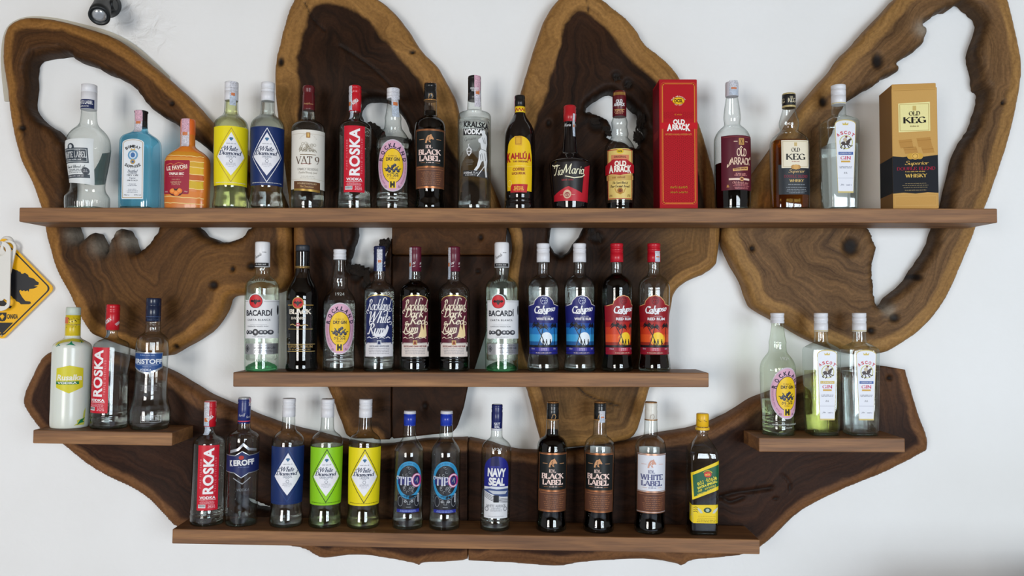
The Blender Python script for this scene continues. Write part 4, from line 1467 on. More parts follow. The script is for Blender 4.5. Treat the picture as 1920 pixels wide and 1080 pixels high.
a.poly([(cx - 106, 785), (cx + 92, 795), (cx + 92, 850), (cx - 106, 838)], (104, 66, 40), 1).poly([(cx - 106, 838), (cx + 92, 850), (cx + 92, 866), (cx - 106, 852)], (200, 164, 84), 1, 'foil').text('DOUBLE DISTILLED', cx - 6, 806, 134, 10, (226, 204, 160), -2, L=3).script('The Connoisseur', cx - 6, 826, 100, 16, (206, 170, 110), -2, L=3)
D.label(a)
D_VAT = D

# -- red-label vodka with the name running upwards
def red_vodka(cx_art, fill, stamp_a, cap_txt=True):
    D = Design(664, TB, Z2, [(270, 36), (285, 32), (318, 36), (334, 50), (350, 86), (366, 108), (388, 116), (430, 117), (850, 117), (880, 120), (893, 123), (905, 118), (918, 123), (940, 121), (983, 122)], liq=CLR, fill=fill)
    a = D.art()
    a.text('ROSKA', 1106 - 12, 205, 52, 26, WHITE, 38, .03).text('VODKA', 1106 + 54, 222, 40, 20, WHITE, 38, .03)
    D.lathe('cap', [(86, 42), (100, 44), (106, 41), (112, 44), (132, 44), (138, 41), (144, 44), (270, 42)], mat((196, 20, 36), .3), a)
    a = D.art()
    cx = cx_art
    a.rect(cx - 76, 395, cx + 76, 866, (202, 18, 44), 0)
    a.text('ROSKA', cx + 2, 580, 336, 74, (244, 240, 242), 90, .035, sp=1.06).text('VODKA', cx, 774, 112, 20, (244, 240, 242), 0, .04).rect(cx - 58, 788, cx + 58, 791, WHITE, 2)
    a.text('PURE FILTERED', cx - 52, 600, 210, 12, (236, 150, 160), 90, 0, sp=1.7).text('TRIPLE DISTILLED', cx + 52, 610, 250, 12, (236, 150, 160), 90, 0, sp=1.7)
    a.small(cx - 60, cx + 60, [802, 810, 817], 4, (240, 180, 190)).rect(cx - 64, 823, cx - 12, 848, WHITE, 2).small(cx, cx + 62, [828, 838, 847], 5, (240, 190, 200))
    for i in range(11):
        a.rect(cx - 61 + i * 4.4, 825, cx - 59 + i * 4.4, 842, BLACK, 3)
    D.label(a)
    if stamp_a is not None:
        D.stamp(stamp_a, 90, 330, 52)
    return D
D_ROS = red_vodka(1092, 395, -62)
D_ROSL = red_vodka(1092, 600, -70)
D_ROSB = red_vodka(1092, None, -42)

# -- gin with an oval pink and yellow label
def pink_gin(liq, fill, stamp, tint=None, lab_dx=0):
    D = Design(736, TB, Z3, [(180, 40), (200, 41), (290, 52), (318, 60), (336, 57), (380, 60), (398, 66), (430, 92), (465, 112), (500, 119), (530, 120), (545, 117), (556, 120), (600, 119), (760, 114), (860, 112), (873, 115), (886, 112), (899, 115), (912, 112), (925, 115), (983, 115)], liq=liq, fill=fill, glass_m=tint)
    D.cap(108, 180, 46, WCAP, (128, 136, 160))
    a = D.art()
    cx, cy = 447 + lab_dx, 678
    a.ell(cx, cy, 118, 184, (206, 196, 206), 0, 40)
    a.ell(cx, cy, 112, 176, (218, 168, 192), 1, 40).ell(cx, cy + 2, 78, 124, (60, 40, 60), 2, 40).ell(cx, cy + 2, 74, 119, (240, 196, 28), 3, 40)
    a.arctext('ROCKLAND', cx, cy + 4, 93, 146, 160, 20, 31, (44, 36, 62), .035, 3, .78)
    a.arctext('HANDCRAFTED SMALL BATCH', cx, cy, 97, 156, 170, 235, 8, (130, 90, 120), 0, 3, .7, True)
    a.arctext('BOTANICALS OF CEYLON', cx, cy, 97, 156, 308, 368, 8, (130, 90, 120), 0, 3, .7, True)
    a.text('DRY GIN', cx, 634, 92, 24, (36, 30, 26), 0, .035, L=4).small(cx - 40, cx + 40, [612], 6, (150, 110, 20), 4)
    rnd = random.Random(9)
    for (dx, dy) in ((-40, 20), (-22, 30), (-8, 12), (8, 26), (24, 12), (38, 26), (0, -4), (14, -14), (-28, 8)):
        a.ell(cx + dx, 690 + dy, 11, 11, (44, 44, 62), 4, 12).ell(cx + dx - 3, 687 + dy, 4, 4, (104, 106, 122), 5, 8)
    for (dx, dy, r) in ((-52, 8, 20), (50, 10, -20), (-30, -10, 50), (34, -4, -40), (0, 40, 0), (28, 42, 10)):
        c_, s_ = math.cos(math.radians(r)), math.sin(math.radians(r))
        a.poly([(cx + dx + c_ * x - s_ * y, 692 + dy + s_ * x + c_ * y) for x, y in ((-14, 0), (0, -5), (14, 0), (0, 5))], (92, 92, 40), 4)
    a.sinh('02 311', cx, 746, 80, 24, (60, 50, 40), L=4, tk=.14, tn=.12).small(cx - 28, cx + 28, [768], 5, (120, 90, 20), 4)
    a.rect(cx - 24, 784, cx + 22, 838, (242, 204, 30), 4).rect(cx - 17, 790, cx - 6, 834, (30, 26, 24), 5).rect(cx + 4, 790, cx + 15, 834, (30, 26, 24), 5).ell(cx - 1, 812, 11, 9, (30, 26, 24), 5, 12).small(cx - 58, cx - 34, [822, 830], 5, (120, 80, 110), 4).small(cx + 34, cx + 58, [822, 830], 5, (120, 80, 110), 4)
    D.label(a)
    b = D.art()
    b.text('1924', 447, 432, 62, 22, (206, 210, 206), 0, 0, L=1)
    D.label(b, pname='embossed_year')
    b = D.art()
    b.text('HANDCRAFTED DISTILLERY', 447, 900, 200, 11, (206, 210, 206), L=1).text('QUALITY', 447, 924, 80, 11, (206, 210, 206), L=1)
    D.label(b)
    if stamp:
        D.stamp(22, 110, 320, 58)
    return D
D_GIN = pink_gin(CLR, 470, True)
D_GIN2 = pink_gin(CLR, 480, False)
D_GIN3 = pink_gin(liquid((0.94, 0.96, 0.86)), 735, False, glass((0.93, 0.97, 0.90), (0.66, 0.74, 0.62)), 0)

# -- horse-head arrack (black or white label)
def horse(black, fill, stamp=None, liq=DARK, lvl=None):
    D = Design(806, TB, Z3, [(185, 46), (200, 46), (290, 48), (308, 56), (324, 84), (350, 104), (390, 111), (420, 112), (830, 108), (850, 104), (900, 105), (935, 112), (960, 113), (983, 110)], liq=liq, fill=fill)
    a = D.art()
    ft = (180, 140, 90) if black else (170, 160, 150)
    a.line([(705, 176), (712, 150), (728, 146), (736, 164), (728, 178)], 4, ft, 1)
    cm = mat((24, 26, 28), .25) if black else mat((226, 222, 212), .35)
    D.lathe('cap', [(66, 43), (86, 45), (92, 42), (98, 45), (110, 42), (118, 45), (186, 45)], cm, a)
    D.lathe('cap_band', [(60, 42), (66, 44)], mat((170, 120, 70), .3, .6))
    D.lathe('neck_band', [(184, 47), (190, 47)], mat((190, 140, 84), .3, .6))
    a = D.art()
    cx = 718
    bg, fg, cop, brn = ((22, 26, 26), (244, 214, 204), (196, 128, 84), (96, 60, 44)) if black else ((226, 228, 236), (96, 100, 140), (196, 140, 104), (98, 60, 46))
    a.rect(cx - 124, 415, cx + 124, 685, bg, 0).rect(cx - 124, 685, cx + 124, 836, brn, 0)
    for y in (415, 678, 822):
        a.rect(cx - 124, y, cx + 124, y + 12, cop, 1, 'foil').rect(cx - 124, y + 4, cx + 124, y + 6, bg, 2)
    a.rect(cx - 124, 415, cx - 116, 836, cop, 1, 'foil').rect(cx + 116, 415, cx + 124, 836, cop, 1, 'foil')
    hc = (206, 150, 104) if black else (212, 160, 140)
    a.poly([(682, 516), (688, 486), (700, 464), (716, 458), (724, 452), (728, 462), (742, 484), (740, 492), (726, 488), (716, 494), (722, 514), (708, 508), (706, 494), (696, 500), (694, 516)], hc, 2)
    a.line([(712, 470), (704, 484), (714, 500)], 3, bg, 3).rect(cx - 82, 488, cx - 44, 491, hc, 2).rect(cx + 44, 488, cx + 82, 491, hc, 2)
    a.serif('IDL', 710, 542, 48, 24, fg, tk=.18)
    a.serif('BLACK' if black else 'WHITE', 714, 580, 170, 42, fg, tk=.26, tn=.10, sf=.16).serif('LABEL', 714, 624, 156, 40, fg, tk=.26, tn=.10, sf=.16)
    a.small(cx - 28, cx + 28, [655], 6, fg, seed=2).rect(cx - 70, 654, cx - 36, 656, cop, 2).rect(cx + 36, 654, cx + 70, 656, cop, 2)
    a.rect(cx - 108, 700, cx + 108, 702, cop, 1).small(cx - 70, cx + 90, [722, 736, 750, 764, 778, 792, 806], 5, (168, 112, 76), seed=6)
    D.label(a)
    if not black or stamp is not None:
        b = D.art()
        b.rect(718 + 265, 398, 718 + 425, 520, (206, 208, 210), 0)
        D.label(b, 'back_label')
    if stamp is not None:
        D.stamp(stamp, 122, 205, 44)
    return D
D_IDL = horse(True, 262)
D_IDL2 = horse(True, 835, 25)
D_IDW = horse(False, 850)

# -- tall clear vodka with a printed statue
D = Design(889, TB, Z3, [(150, 44), (180, 48), (255, 51), (266, 56), (274, 80), (284, 108), (298, 118), (330, 120), (930, 119), (950, 121), (983, 120)], liq=CLR, fill=330)
a = D.art()
a.text('KRALSKA', 1040, 112, 62, 15, (220, 220, 222), 0, .03).text('VODKA', 1040, 128, 50, 13, (220, 220, 222), 0, .03)
D.lathe('cap', [(18, 45), (34, 47), (40, 45), (46, 47), (140, 46)], mat(BLACK, .4), a)
D.lathe('neck_foil', [(140, 47), (190, 48)], mat((46, 46, 48), .3))
a = D.art()
cx = 1045
a.text('KRALSKA', cx + 10, 392, 192, 44, (26, 26, 28), -4, .045).poly([(cx - 90, 415), (cx + 62, 420), (cx + 62, 466), (cx - 90, 462)], (26, 26, 28), 1).text('VODKA', cx - 14, 440, 138, 38, (240, 240, 240), -1, .045)
a.script('Genuine', cx - 36, 492, 86, 34, (60, 60, 64), 8, tk=.07, tn=.05)
W2 = (224, 226, 228)
a.poly([(1092, 430), (1106, 424), (1118, 432), (1118, 448), (1132, 466), (1136, 520), (1128, 560), (1138, 640), (1130, 700), (1136, 755), (1122, 758), (1114, 700), (1104, 640), (1090, 650), (1072, 690), (1052, 716), (1034, 712), (1056, 680), (1068, 630), (1070, 580), (1086, 560), (1080, 520), (1066, 512), (1064, 494), (1084, 480), (1094, 462)], W2, 2)
for (x0, y0, x1, y1) in ((1096, 480, 1110, 520), (1112, 480, 1120, 520), (1084, 560, 1128, 572), (1090, 590, 1100, 636), (1112, 590, 1122, 640), (1078, 600, 1084, 640)):
    a.line([(x0, y0), (x1, y1)], 4, (110, 112, 116), 3)
a.poly([(955, 712), (1062, 712), (1062, 758), (955, 752)], (40, 40, 42), 1).poly([(1062, 712), (1150, 720), (1150, 768), (1062, 758)], (60, 60, 62), 1).text('37.5%vol. 1L e', 1010, 728, 100, 15, WHITE, 0, .02).small(960, 1058, [745], 5, (200, 200, 200))
a.line([(1058, 752), (1112, 680)], 5, (236, 236, 238), 3).poly([(1136, 430), (1150, 440), (1150, 690), (1140, 690)], (40, 40, 42), 1)
a.line([(985, 565), (1000, 548), (1016, 565), (1014, 590), (1000, 608), (988, 590), (985, 565)], 7, (222, 222, 224), 2).line([(1000, 548), (996, 530), (1004, 524)], 4, (222, 222, 224), 2).line([(990, 578), (1012, 578)], 6, (222, 222, 224), 2).small(975, 1035, [640, 650, 660, 672], 4, (120, 116, 110))
D.label(a)
D.stamp(30, 18, 245, 52, True)
D_KRAL = D

# -- dark coffee liqueur with a yellow arched label
D = Design(974.5, TB, Z4, [(270, 38), (292, 40), (330, 62), (370, 88), (420, 106), (470, 111), (560, 111), (760, 106), (860, 103), (880, 103), (905, 100), (915, 106), (925, 102), (938, 106), (983, 105)], opaque=mat((18, 12, 12), .07, 0, .5))
D.lathe('cap', [(156, 36), (170, 38), (186, 36), (192, 38), (236, 38)], mat((20, 18, 18), .3))
a = D.art()
a.line([(210 - 44 + i * 11, 272 if i % 2 else 252) for i in range(9)], 5, (170, 30, 30), 1)
D.lathe('neck_band', [(238, 39), (280, 40)], mat((240, 200, 30), .4), a, subname='band_print')
a = D.art()
cx = 210
a.poly([(cx - 98, 850), (cx - 102, 720), (cx - 98, 600), (cx - 88, 545)] + arc(cx, 545, 88, -78, 172, 8, 14) + [(cx + 88, 545), (cx + 98, 600), (cx + 102, 720), (cx + 98, 855)], (240, 196, 22), 0)
a.poly([(cx - 34, 468), (cx + 22, 468), (cx + 18, 536), (cx - 28, 532)], (222, 170, 50), 1).frame(cx - 26, 474, cx + 14, 526, 3, (170, 110, 30), 2)
kc = (176, 30, 28)
a.text('K', cx - 80, 617, 34, 66, kc, 0, .05).text('AHLÚ', cx - 5, 604, 118, 56, kc, 0, .045).text('A', cx + 74, 613, 32, 60, kc, 0, .05)
a.text('THE ORIGINAL', cx + 10, 647, 112, 13, (120, 40, 20), 0, .03).rect(cx - 98, 677, cx + 98, 679, (250, 224, 120), 1)
a.text('COFFEE', cx - 4, 702, 84, 22, (150, 66, 24), 0, .04).text('LIQUEUR', cx - 4, 732, 98, 20, (150, 66, 24), 0, .04)
a.poly([(cx - 60, 806), (cx + 62, 806), (cx + 54, 864), (cx - 66, 864)], (190, 30, 34), 1).small(cx - 46, cx + 42, [826, 836, 847], 7, (246, 190, 70)).ring(cx - 74, 800, 18, 22, 4, (246, 224, 110), 1)
a.dots(cx, 590, 80, 60, 0, 4, kc)
D.label(a)
D.stamp(-78, 158, 300, 30, True)
D_KAHLUA = D

# -- squat dark liqueur with long neck and flared belly
D = Design(1068.5, TB, Z4, [(340, 44), (360, 42), (480, 48), (560, 58), (580, 66), (600, 96), (615, 118), (632, 142), (650, 150), (690, 148), (780, 140), (880, 131), (940, 126), (983, 123)], opaque=mat((16, 12, 14), .07, 0, .5))
D.lathe('cap', [(230, 42), (240, 46), (256, 43), (262, 46), (284, 44), (290, 47), (345, 44)], mat((176, 26, 34), .3))
a = D.art()
a.poly([(572 - 56, 292), (572 + 56, 292), (572 + 56, 322), (572, 348), (572 - 56, 330)], (170, 24, 32), 0).script('Maria', 556, 372, 52, 24, (220, 220, 220)).text('TIA', 628, 372, 20, 16, (220, 220, 220))
D.label(a, 'neck_label', 'neck_print')
a = D.art()
cx = 572
a.poly([(cx - 148, 660), (cx + 175, 650), (cx + 165, 930), (cx - 130, 925)], (26, 18, 20), 0)
a.poly([(cx + 112, 690), (cx + 175, 668), (cx + 165, 930), (cx - 130, 925), (cx - 128, 885), (cx - 30, 832), (cx - 8, 826), (cx + 92, 870)], (190, 26, 44), 1)
a.script('Tia', cx - 82, 712, 82, 72, (246, 240, 206), tk=.11, L=3).script('Maria', cx + 36, 706, 158, 70, (246, 240, 206), tk=.11, L=3).line([(cx - 138, 672), (cx - 120, 680), (cx - 84, 676)], 7, (246, 240, 206), 3).line([(cx - 30, 755), (cx + 30, 768), (cx + 90, 758), (cx + 112, 742)], 6, (246, 240, 206), 3)
a.small(cx - 70, cx + 50, [782], 9, (150, 40, 50), seed=3).ell(cx - 18, 880, 28, 30, (214, 180, 150), 2).ell(cx - 18, 884, 18, 18, (150, 40, 40), 3).serif('IOI', cx - 18, 886, 26, 18, (230, 210, 180), L=4).rect(cx - 70, 882, cx - 48, 886, (214, 150, 130), 2).rect(cx + 12, 882, cx + 36, 886, (214, 150, 130), 2)
D.label(a)
D.stamp(40, 292, 455, 22)
D_TIA = D

# -- old arrack with red ribbon label
D = Design(1162, TB, Z4, [(300, 44), (312, 46), (345, 58), (365, 56), (385, 54), (412, 62), (440, 64), (456, 58), (462, 62), (490, 84), (525, 104), (560, 109), (760, 108), (900, 104), (940, 96), (983, 98)], liq=DARK, fill=930)
a = D.art()
a.text('OLD', 932, 207, 46, 24, WHITE, 0, .04).text('ARRACK', 932, 230, 84, 22, WHITE, 0, .04).rect(894, 265, 972, 268, (230, 190, 110), 1).small(896, 968, [275, 283, 293], 5, (226, 170, 130)).rect(884, 140, 980, 162, (206, 160, 90), 1, 'foil')
D.lathe('neck_wrap', [(128, 44), (160, 49), (308, 49)], mat((94, 16, 26), .3), a)
a = D.art()
cx = 937
a.poly([(cx - 100, 565), (cx - 60, 556), (cx + 62, 556), (cx + 100, 565), (cx + 98, 912), (cx - 96, 912)], (224, 196, 112), 0)
a.frame(cx - 96, 562, cx + 94, 910, 6, (170, 40, 40), 1).ell(cx, 576, 24, 16, (226, 190, 30), 2).text('DCSL', cx, 577, 32, 12, BLACK, 0, .04, L=3).rect(cx - 64, 600, cx + 64, 640, (214, 130, 90), 1).text('ORIGINAL', cx, 615, 88, 15, (110, 50, 30), 0, .03)
a.poly([(cx - 124, 672), (cx - 80, 650), (cx - 52, 632), (cx + 46, 632), (cx + 80, 650), (cx + 120, 668), (cx + 120, 722), (cx + 60, 732), (cx, 744), (cx - 60, 736), (cx - 124, 736)], (178, 24, 38), 2)
a.text('OLD', cx + 2, 662, 82, 38, (248, 240, 226), 0, .05, L=3).text('A', cx - 64, 700, 36, 56, (248, 240, 226), 0, .05, L=3).text('RRAC', cx + 4, 700, 92, 46, (248, 240, 226), 0, .05, L=3).text('K', cx + 68, 700, 32, 56, (248, 240, 226), 0, .05, L=3)
a.poly([(cx - 108, 742), (cx + 106, 742), (cx + 106, 772), (cx, 784), (cx - 108, 776)], (206, 168, 92), 1).small(cx - 66, cx + 66, [760], 12, (150, 100, 40), seed=7).script('The Finest Blend of', cx, 798, 110, 22, (70, 50, 30), tk=.16).script('Pure Coconut Arrack', cx, 820, 140, 20, (70, 50, 30), tk=.16)
a.ell(cx, 852, 20, 20, (170, 110, 40), 1).ell(cx, 852, 11, 11, (120, 60, 24), 2).line([(cx - 36, 836), (cx - 26, 862), (cx, 876), (cx + 26, 862), (cx + 36, 836)], 6, (190, 140, 40), 1).small(cx - 80, cx - 50, [882, 890], 5, (120, 80, 40)).small(cx + 50, cx + 80, [882, 890], 5, (120, 80, 40))
D.label(a)
D_OLDA = D

# -- old arrack with maroon label
D = Design(1373.5, TB, Z5, [(160, 40), (175, 42), (240, 52), (290, 58), (325, 60), (360, 54), (376, 58), (400, 88), (430, 112), (465, 125), (490, 127), (800, 127), (983, 124)], liq=DARK, fill=650)
D.lathe('cap', [(66, 44), (80, 46), (140, 46), (166, 46)], mat((214, 214, 222), .45))
a = D.art()
cx = 669
a.rect(cx - 98, 468, cx + 155, 850, (92, 24, 42), 0)
cx = 711
fg = (246, 214, 186)
a.rect(cx - 130, 478, cx + 110, 481, (150, 70, 70), 1).rect(cx - 16, 488, cx + 24, 536, (190, 144, 80), 1).serif('X', cx + 4, 512, 18, 36, (90, 30, 40), L=3).rect(cx - 50, 510, cx - 24, 514, fg, 1).rect(cx + 34, 510, cx + 58, 514, fg, 1)
a.serif('OLD', cx + 6, 588, 74, 56, fg, tk=.18, tn=.12, sf=.1).serif('ARRACK', cx, 650, 152, 52, fg, tk=.18, tn=.12, sf=.1).line([(cx - 70, 640), (cx - 84, 680), (cx - 94, 690), (cx - 92, 672)], 6, fg, 2).line([(cx - 8, 560), (cx, 546), (cx + 10, 556)], 6, fg, 2).line([(cx + 66, 640), (cx + 86, 616), (cx + 88, 632)], 6, fg, 2)
a.poly([(cx - 58, 702), (cx + 58, 684), (cx + 56, 710), (cx - 56, 720)], (226, 180, 110), 1).text('EXTRA SPECIAL', cx, 702, 96, 12, (110, 40, 40), 6, .03, L=3)
a.small(cx - 50, cx + 50, [738, 748], 6, (226, 150, 140)).rect(cx - 84, 768, cx + 74, 782, (240, 210, 190), 1).ell(cx + 4, 774, 16, 15, (210, 160, 100), 2).ell(cx + 4, 774, 8, 8, (110, 40, 40), 3).script('Old Arrack since', cx, 798, 120, 16, (226, 160, 150)).small(cx - 60, cx + 74, [812, 822, 832, 840], 4, (226, 140, 140), seed=3).small(cx - 100, cx - 76, [820, 828], 8, (210, 150, 80))
D.label(a)
D.stamp(10, 60, 165, 66)
D_OLDX = D

# -- whisky flask with cream and black label
D = Design(1481, TB, Z5, [(240, 42), (258, 46), (300, 58), (340, 70), (365, 70), (392, 62), (410, 72, .95, 2.1), (435, 108, .85, 2.3), (460, 134, .75, 2.7), (490, 146, .7, 3.2), (560, 147, .7, 3.4), (983, 147, .7, 3.4)], liq=liquid((0.92, 0.60, 0.14)), fill=480, bx=.9)
a = D.art()
a.serif('OLD', 1090 - 4, 170, 22, 10, (226, 214, 180)).serif('KEG', 1090, 194, 52, 32, (226, 214, 180), tk=.2).serif('KEG', 1090 - 76, 194, 52, 32, (226, 214, 180), tk=.2)
D.lathe('cap', [(140, 44), (150, 47), (240, 47)], mat((26, 26, 28), .3), a)
D.lathe('cap_band', [(138, 44), (147, 47.6)], mat((206, 186, 130), .35, .3))
D.lathe('cap_band', [(228, 48), (240, 48.4)], mat((206, 186, 130), .35, .3))
a = D.art()
cx = 1096
a.poly([(cx - 118, 665), (cx + 112, 660), (cx + 112, 875), (cx - 116, 875)], (34, 38, 44), 0).rect(cx - 98, 490, cx + 96, 688, (234, 224, 200), 0)
a.items[-1] = (*a.items[-1][:3], 1, None)
a.frame(cx - 90, 498, cx + 88, 680, 3, (190, 172, 130), 2).rect(cx - 10, 508, cx + 10, 534, (206, 180, 120), 2).serif('OLD', cx, 560, 62, 30, (46, 40, 34), tk=.2, L=3).serif('KEG', cx, 610, 136, 46, (40, 36, 32), tk=.22, tn=.08, L=3)
a.small(cx - 36, cx + 36, [643], 5, (170, 90, 80), 3).ell(cx - 16, 682, 18, 16, (190, 140, 70), 3).ell(cx + 16, 682, 18, 16, (190, 140, 70), 3).ell(cx, 682, 19, 18, (214, 164, 90), 4)
a.script('Superior', cx + 6, 714, 116, 34, (214, 178, 120), tk=.12, L=2).serif('DOUBLE BLEND', cx + 2, 747, 168, 20, (150, 44, 64), tk=.14).serif('WHISKY', cx + 6, 778, 104, 20, (226, 190, 110), tk=.2).small(cx - 70, cx + 80, [806, 826, 840, 852, 864], 4, (170, 176, 184), seed=3)
D.label(a)
D_KEG = D

# -- square gin bottle with a jockey label
def jockey(strip, liq, fill, tint=None, txt='LONDON DRY'):
    D = Design(1574.5, TB, Z6, [(215, 48, 1, 2), (225, 46, 1, 2), (290, 50, 1, 2), (302, 62, 1, 2.4), (315, 88, 1, 4), (332, 118, 1, 6), (348, 136, 1, 8), (370, 139, 1, 9), (600, 136, 1, 9), (983, 129, 1, 9)], liq=liq, fill=fill, glass_m=tint or glass((0.96, 0.985, 0.975), (0.66, 0.78, 0.74)), bx=.80)
    D.cap(84, 220, 50, WCAP, (112, 148, 156))
    D.lathe('cap_band', [(212, 50.4), (218, 50.6)], mat((206, 190, 130), .4))
    a = D.art()
    cx = 547 - 26
    cx = 519
    T = 20
    def X(dx, y):
        return cx + dx + T * 0
    cx = 519
    a.poly([(cx - 54, 866), (cx - 74, 385)] + arc(cx, 385, 74, -34, 176, 4, 12) + [(cx + 74, 385), (cx + 54, 866)], (206, 186, 110), 0)
    a.poly([(cx - 52, 855), (cx - 70, 388)] + arc(cx, 388, 70, -30, 176, 4, 12) + [(cx + 70, 388), (cx + 52, 855)], (230, 232, 240), 1)
    a.poly([(cx - 18, 392), (cx - 22, 374), (cx - 8, 384), (cx, 370), (cx + 8, 384), (cx + 22, 374), (cx + 18, 392)], (210, 186, 90), 2)
    a.arctext('ASCOT', cx, 640, 128, 196, 114, 66, 24, (196, 52, 66), .04, 2, .8)
    a.ring(cx + 4, 512, 44, 46, 5, (206, 202, 90), 2)
    hb = (62, 44, 40)
    a.poly([(484, 520), (496, 508), (526, 504), (540, 492), (556, 484), (560, 494), (552, 502), (548, 520), (530, 532), (500, 532)], hb, 3).line([(500, 528), (484, 548), (492, 556)], 7, hb, 3).line([(508, 530), (516, 550), (506, 560)], 7, hb, 3).line([(536, 526), (556, 540), (566, 536)], 7, hb, 3).line([(530, 530), (544, 552)], 7, hb, 3)
    a.poly([(506, 508), (502, 490), (514, 480), (526, 484), (530, 498), (522, 508)], (196, 180, 150), 4).ell(524, 474, 8, 8, (120, 40, 40), 4, 10).line([(514, 502), (520, 518)], 6, (230, 226, 220), 4)
    a.rect(cx - 50, 580, cx + 52, 600, strip, 2).text(txt, cx, 590, 84, 12, (226, 226, 230), L=3).serif('GIN', cx, 622, 72, 26, (206, 44, 92), tk=.18).rect(cx - 32, 641, cx + 32, 653, (206, 160, 50), 2)
    a.small(cx - 44, cx + 46, [683, 692], 5, (110, 114, 130), seed=2).small(cx - 14, cx + 14, [724, 730], 5, (130, 130, 140)).rect(cx - 56, 762, cx + 54, 764, (150, 156, 170), 2).script('John', cx - 24, 810, 26, 14, (90, 96, 120)).small(cx, cx + 46, [812], 7, (110, 116, 140), seed=8)
    D.label(a)
    return D
D_ASC = jockey((40, 84, 160), CLR, 515)
D_ASCY = jockey((206, 176, 60), liquid((0.95, 0.965, 0.68), 1.3, .3), 515, None, 'LEMON')

# -- white rum with a round red bat emblem
D = Design(490, 695, M1, [(225, 50), (240, 51), (290, 52), (306, 60), (325, 86), (350, 110), (378, 120), (410, 121), (620, 121), (900, 119), (983, 121)], liq=liquid((0.95, 0.985, 0.96)), fill=340, glass_m=glass((0.95, 0.98, 0.96), (0.55, 0.72, 0.62)), basecol=liquid((0.45, 0.80, 0.58), 1.5))
a = D.art()
a.rect(222 - 60, 208, 222 + 60, 233, (44, 44, 46), 1).small(222 - 50, 222 + 50, [220], 7, (190, 190, 190), 2).script('Facundo', 200, 156, 60, 24, (90, 90, 92), 28, tk=.08).small(230, 268, [132], 4, (90, 90, 92))
D.lathe('cap', [(56, 50), (66, 53), (236, 53)], mat((232, 232, 234), .4), a)
a = D.art()
cx = 222
a.rect(cx - 124, 476, cx + 178, 750, (230, 231, 233), 0).ell(cx - 28, 486, 56, 56, (228, 228, 230), 0)
a.ell(cx - 28, 486, 49, 49, (60, 40, 42), 1).ell(cx - 28, 486, 46, 46, (206, 34, 44), 2)
a.poly([(cx - 66, 486), (cx - 56, 474), (cx - 40, 480), (cx - 34, 470), (cx - 28, 478), (cx - 22, 470), (cx - 16, 480), (cx, 474), (cx + 10, 486), (cx - 4, 494), (cx - 14, 490), (cx - 22, 504), (cx - 28, 512), (cx - 34, 504), (cx - 42, 490), (cx - 52, 494)], (40, 18, 22), 3)
a.text('BACARDÍ', cx - 6, 564, 196, 52, (36, 38, 50), 0, .03).text('CARTA BLANCA', cx - 6, 618, 168, 13, (70, 72, 80), 0, .02, sp=1.3).rect(cx - 70, 651, cx + 54, 653, (150, 152, 160), 1).text('SUPERIOR WHITE RUM', cx - 14, 664, 150, 9, (110, 112, 120)).rect(cx - 124, 486, cx - 88, 488, (110, 110, 116), 1).rect(cx + 30, 486, cx + 178, 488, (110, 110, 116), 1)
for i, (dx, r, h) in enumerate(((-92, 12, 20), (-66, 22, 16), (-26, 22, 30), (14, 22, 20), (40, 18, 20), (80, 26, 22))):
    a.ell(cx + dx, 706, r, h * .8, (70, 72, 80) if i % 2 else (44, 46, 52), 1, 16).ell(cx + dx, 704, r * .4, h * .35, (200, 200, 204), 2, 10)
a.small(cx - 60, cx + 60, [738], 4, (150, 150, 156))
for i in range(16):
    a.rect(cx + 152, 590 + i * 8, cx + 174, 593 + i * 8, (90, 92, 98), 1)
a.ell(cx + 150, 548, 14, 36, (50, 52, 56), 1)
D.label(a)
a = D.art()
a.rect(cx - 122, 786, cx + 170, 862, SIL, 0, 'foil')
a.line([(cx - 92, 798), (cx - 74, 822), (cx - 92, 846), (cx - 110, 822)], 4, (60, 60, 66), 1, closed=True).poly([(cx - 92, 806), (cx - 82, 822), (cx - 92, 838), (cx - 102, 822)], (60, 60, 66), 1).text('SANTIAGO DE CUBA', cx + 44, 816, 160, 16, (80, 82, 90), 0, .02).small(cx - 50, cx + 120, [798, 836, 846], 5, (110, 112, 118))
D.label(a, 'silver_label', 'silver_label_print')
b = D.art()
b.text('1862', cx + 20, 905, 76, 24, (176, 200, 184), 0, 0, L=1)
D.label(b, pname='embossed_year')
b = D.art()
b.arctext('REVEREND', cx, 400, 80, 68, 130, 50, 16, (160, 176, 166), 0, 1)
D.label(b)
D_BAC = D

# -- black rum
D = Design(565, 695, M1, [(120, 50), (250, 50), (285, 54), (320, 64), (360, 88), (400, 106), (435, 113), (470, 114), (600, 113), (870, 108), (905, 106), (935, 113), (965, 115), (983, 113)], liq=liquid((0.012, 0.008, 0.01)), fill=318, glass_m=glass((0.30, 0.30, 0.32), (0.06, 0.06, 0.07)))
D.lathe('cap', [(80, 48), (88, 50), (124, 50)], mat((44, 48, 56), .45))
a = D.art()
a.rect(520 - 70, 232, 520 + 70, 238, (170, 140, 80), 1)
D.lathe('neck_foil', [(126, 48), (236, 50)], mat((20, 20, 24), .25), a, subname='foil_line')
D.lathe('neck_band', [(238, 51), (248, 51)], mat((150, 120, 70), .3, .6))
a = D.art()
cx = 512
a.ell(cx - 14, 498, 42, 42, (190, 150, 70), 1).ell(cx - 14, 498, 36, 36, (196, 30, 34), 2).poly([(cx - 44, 498), (cx - 34, 484), (cx - 22, 492), (cx - 14, 482), (cx - 6, 492), (cx + 6, 484), (cx + 16, 498), (cx - 4, 506), (cx - 14, 524), (cx - 24, 506)], (26, 14, 14), 3)
a.rect(cx - 100, 511, cx - 56, 515, (190, 150, 70), 1).rect(cx + 28, 511, cx + 100, 515, (190, 150, 70), 1)
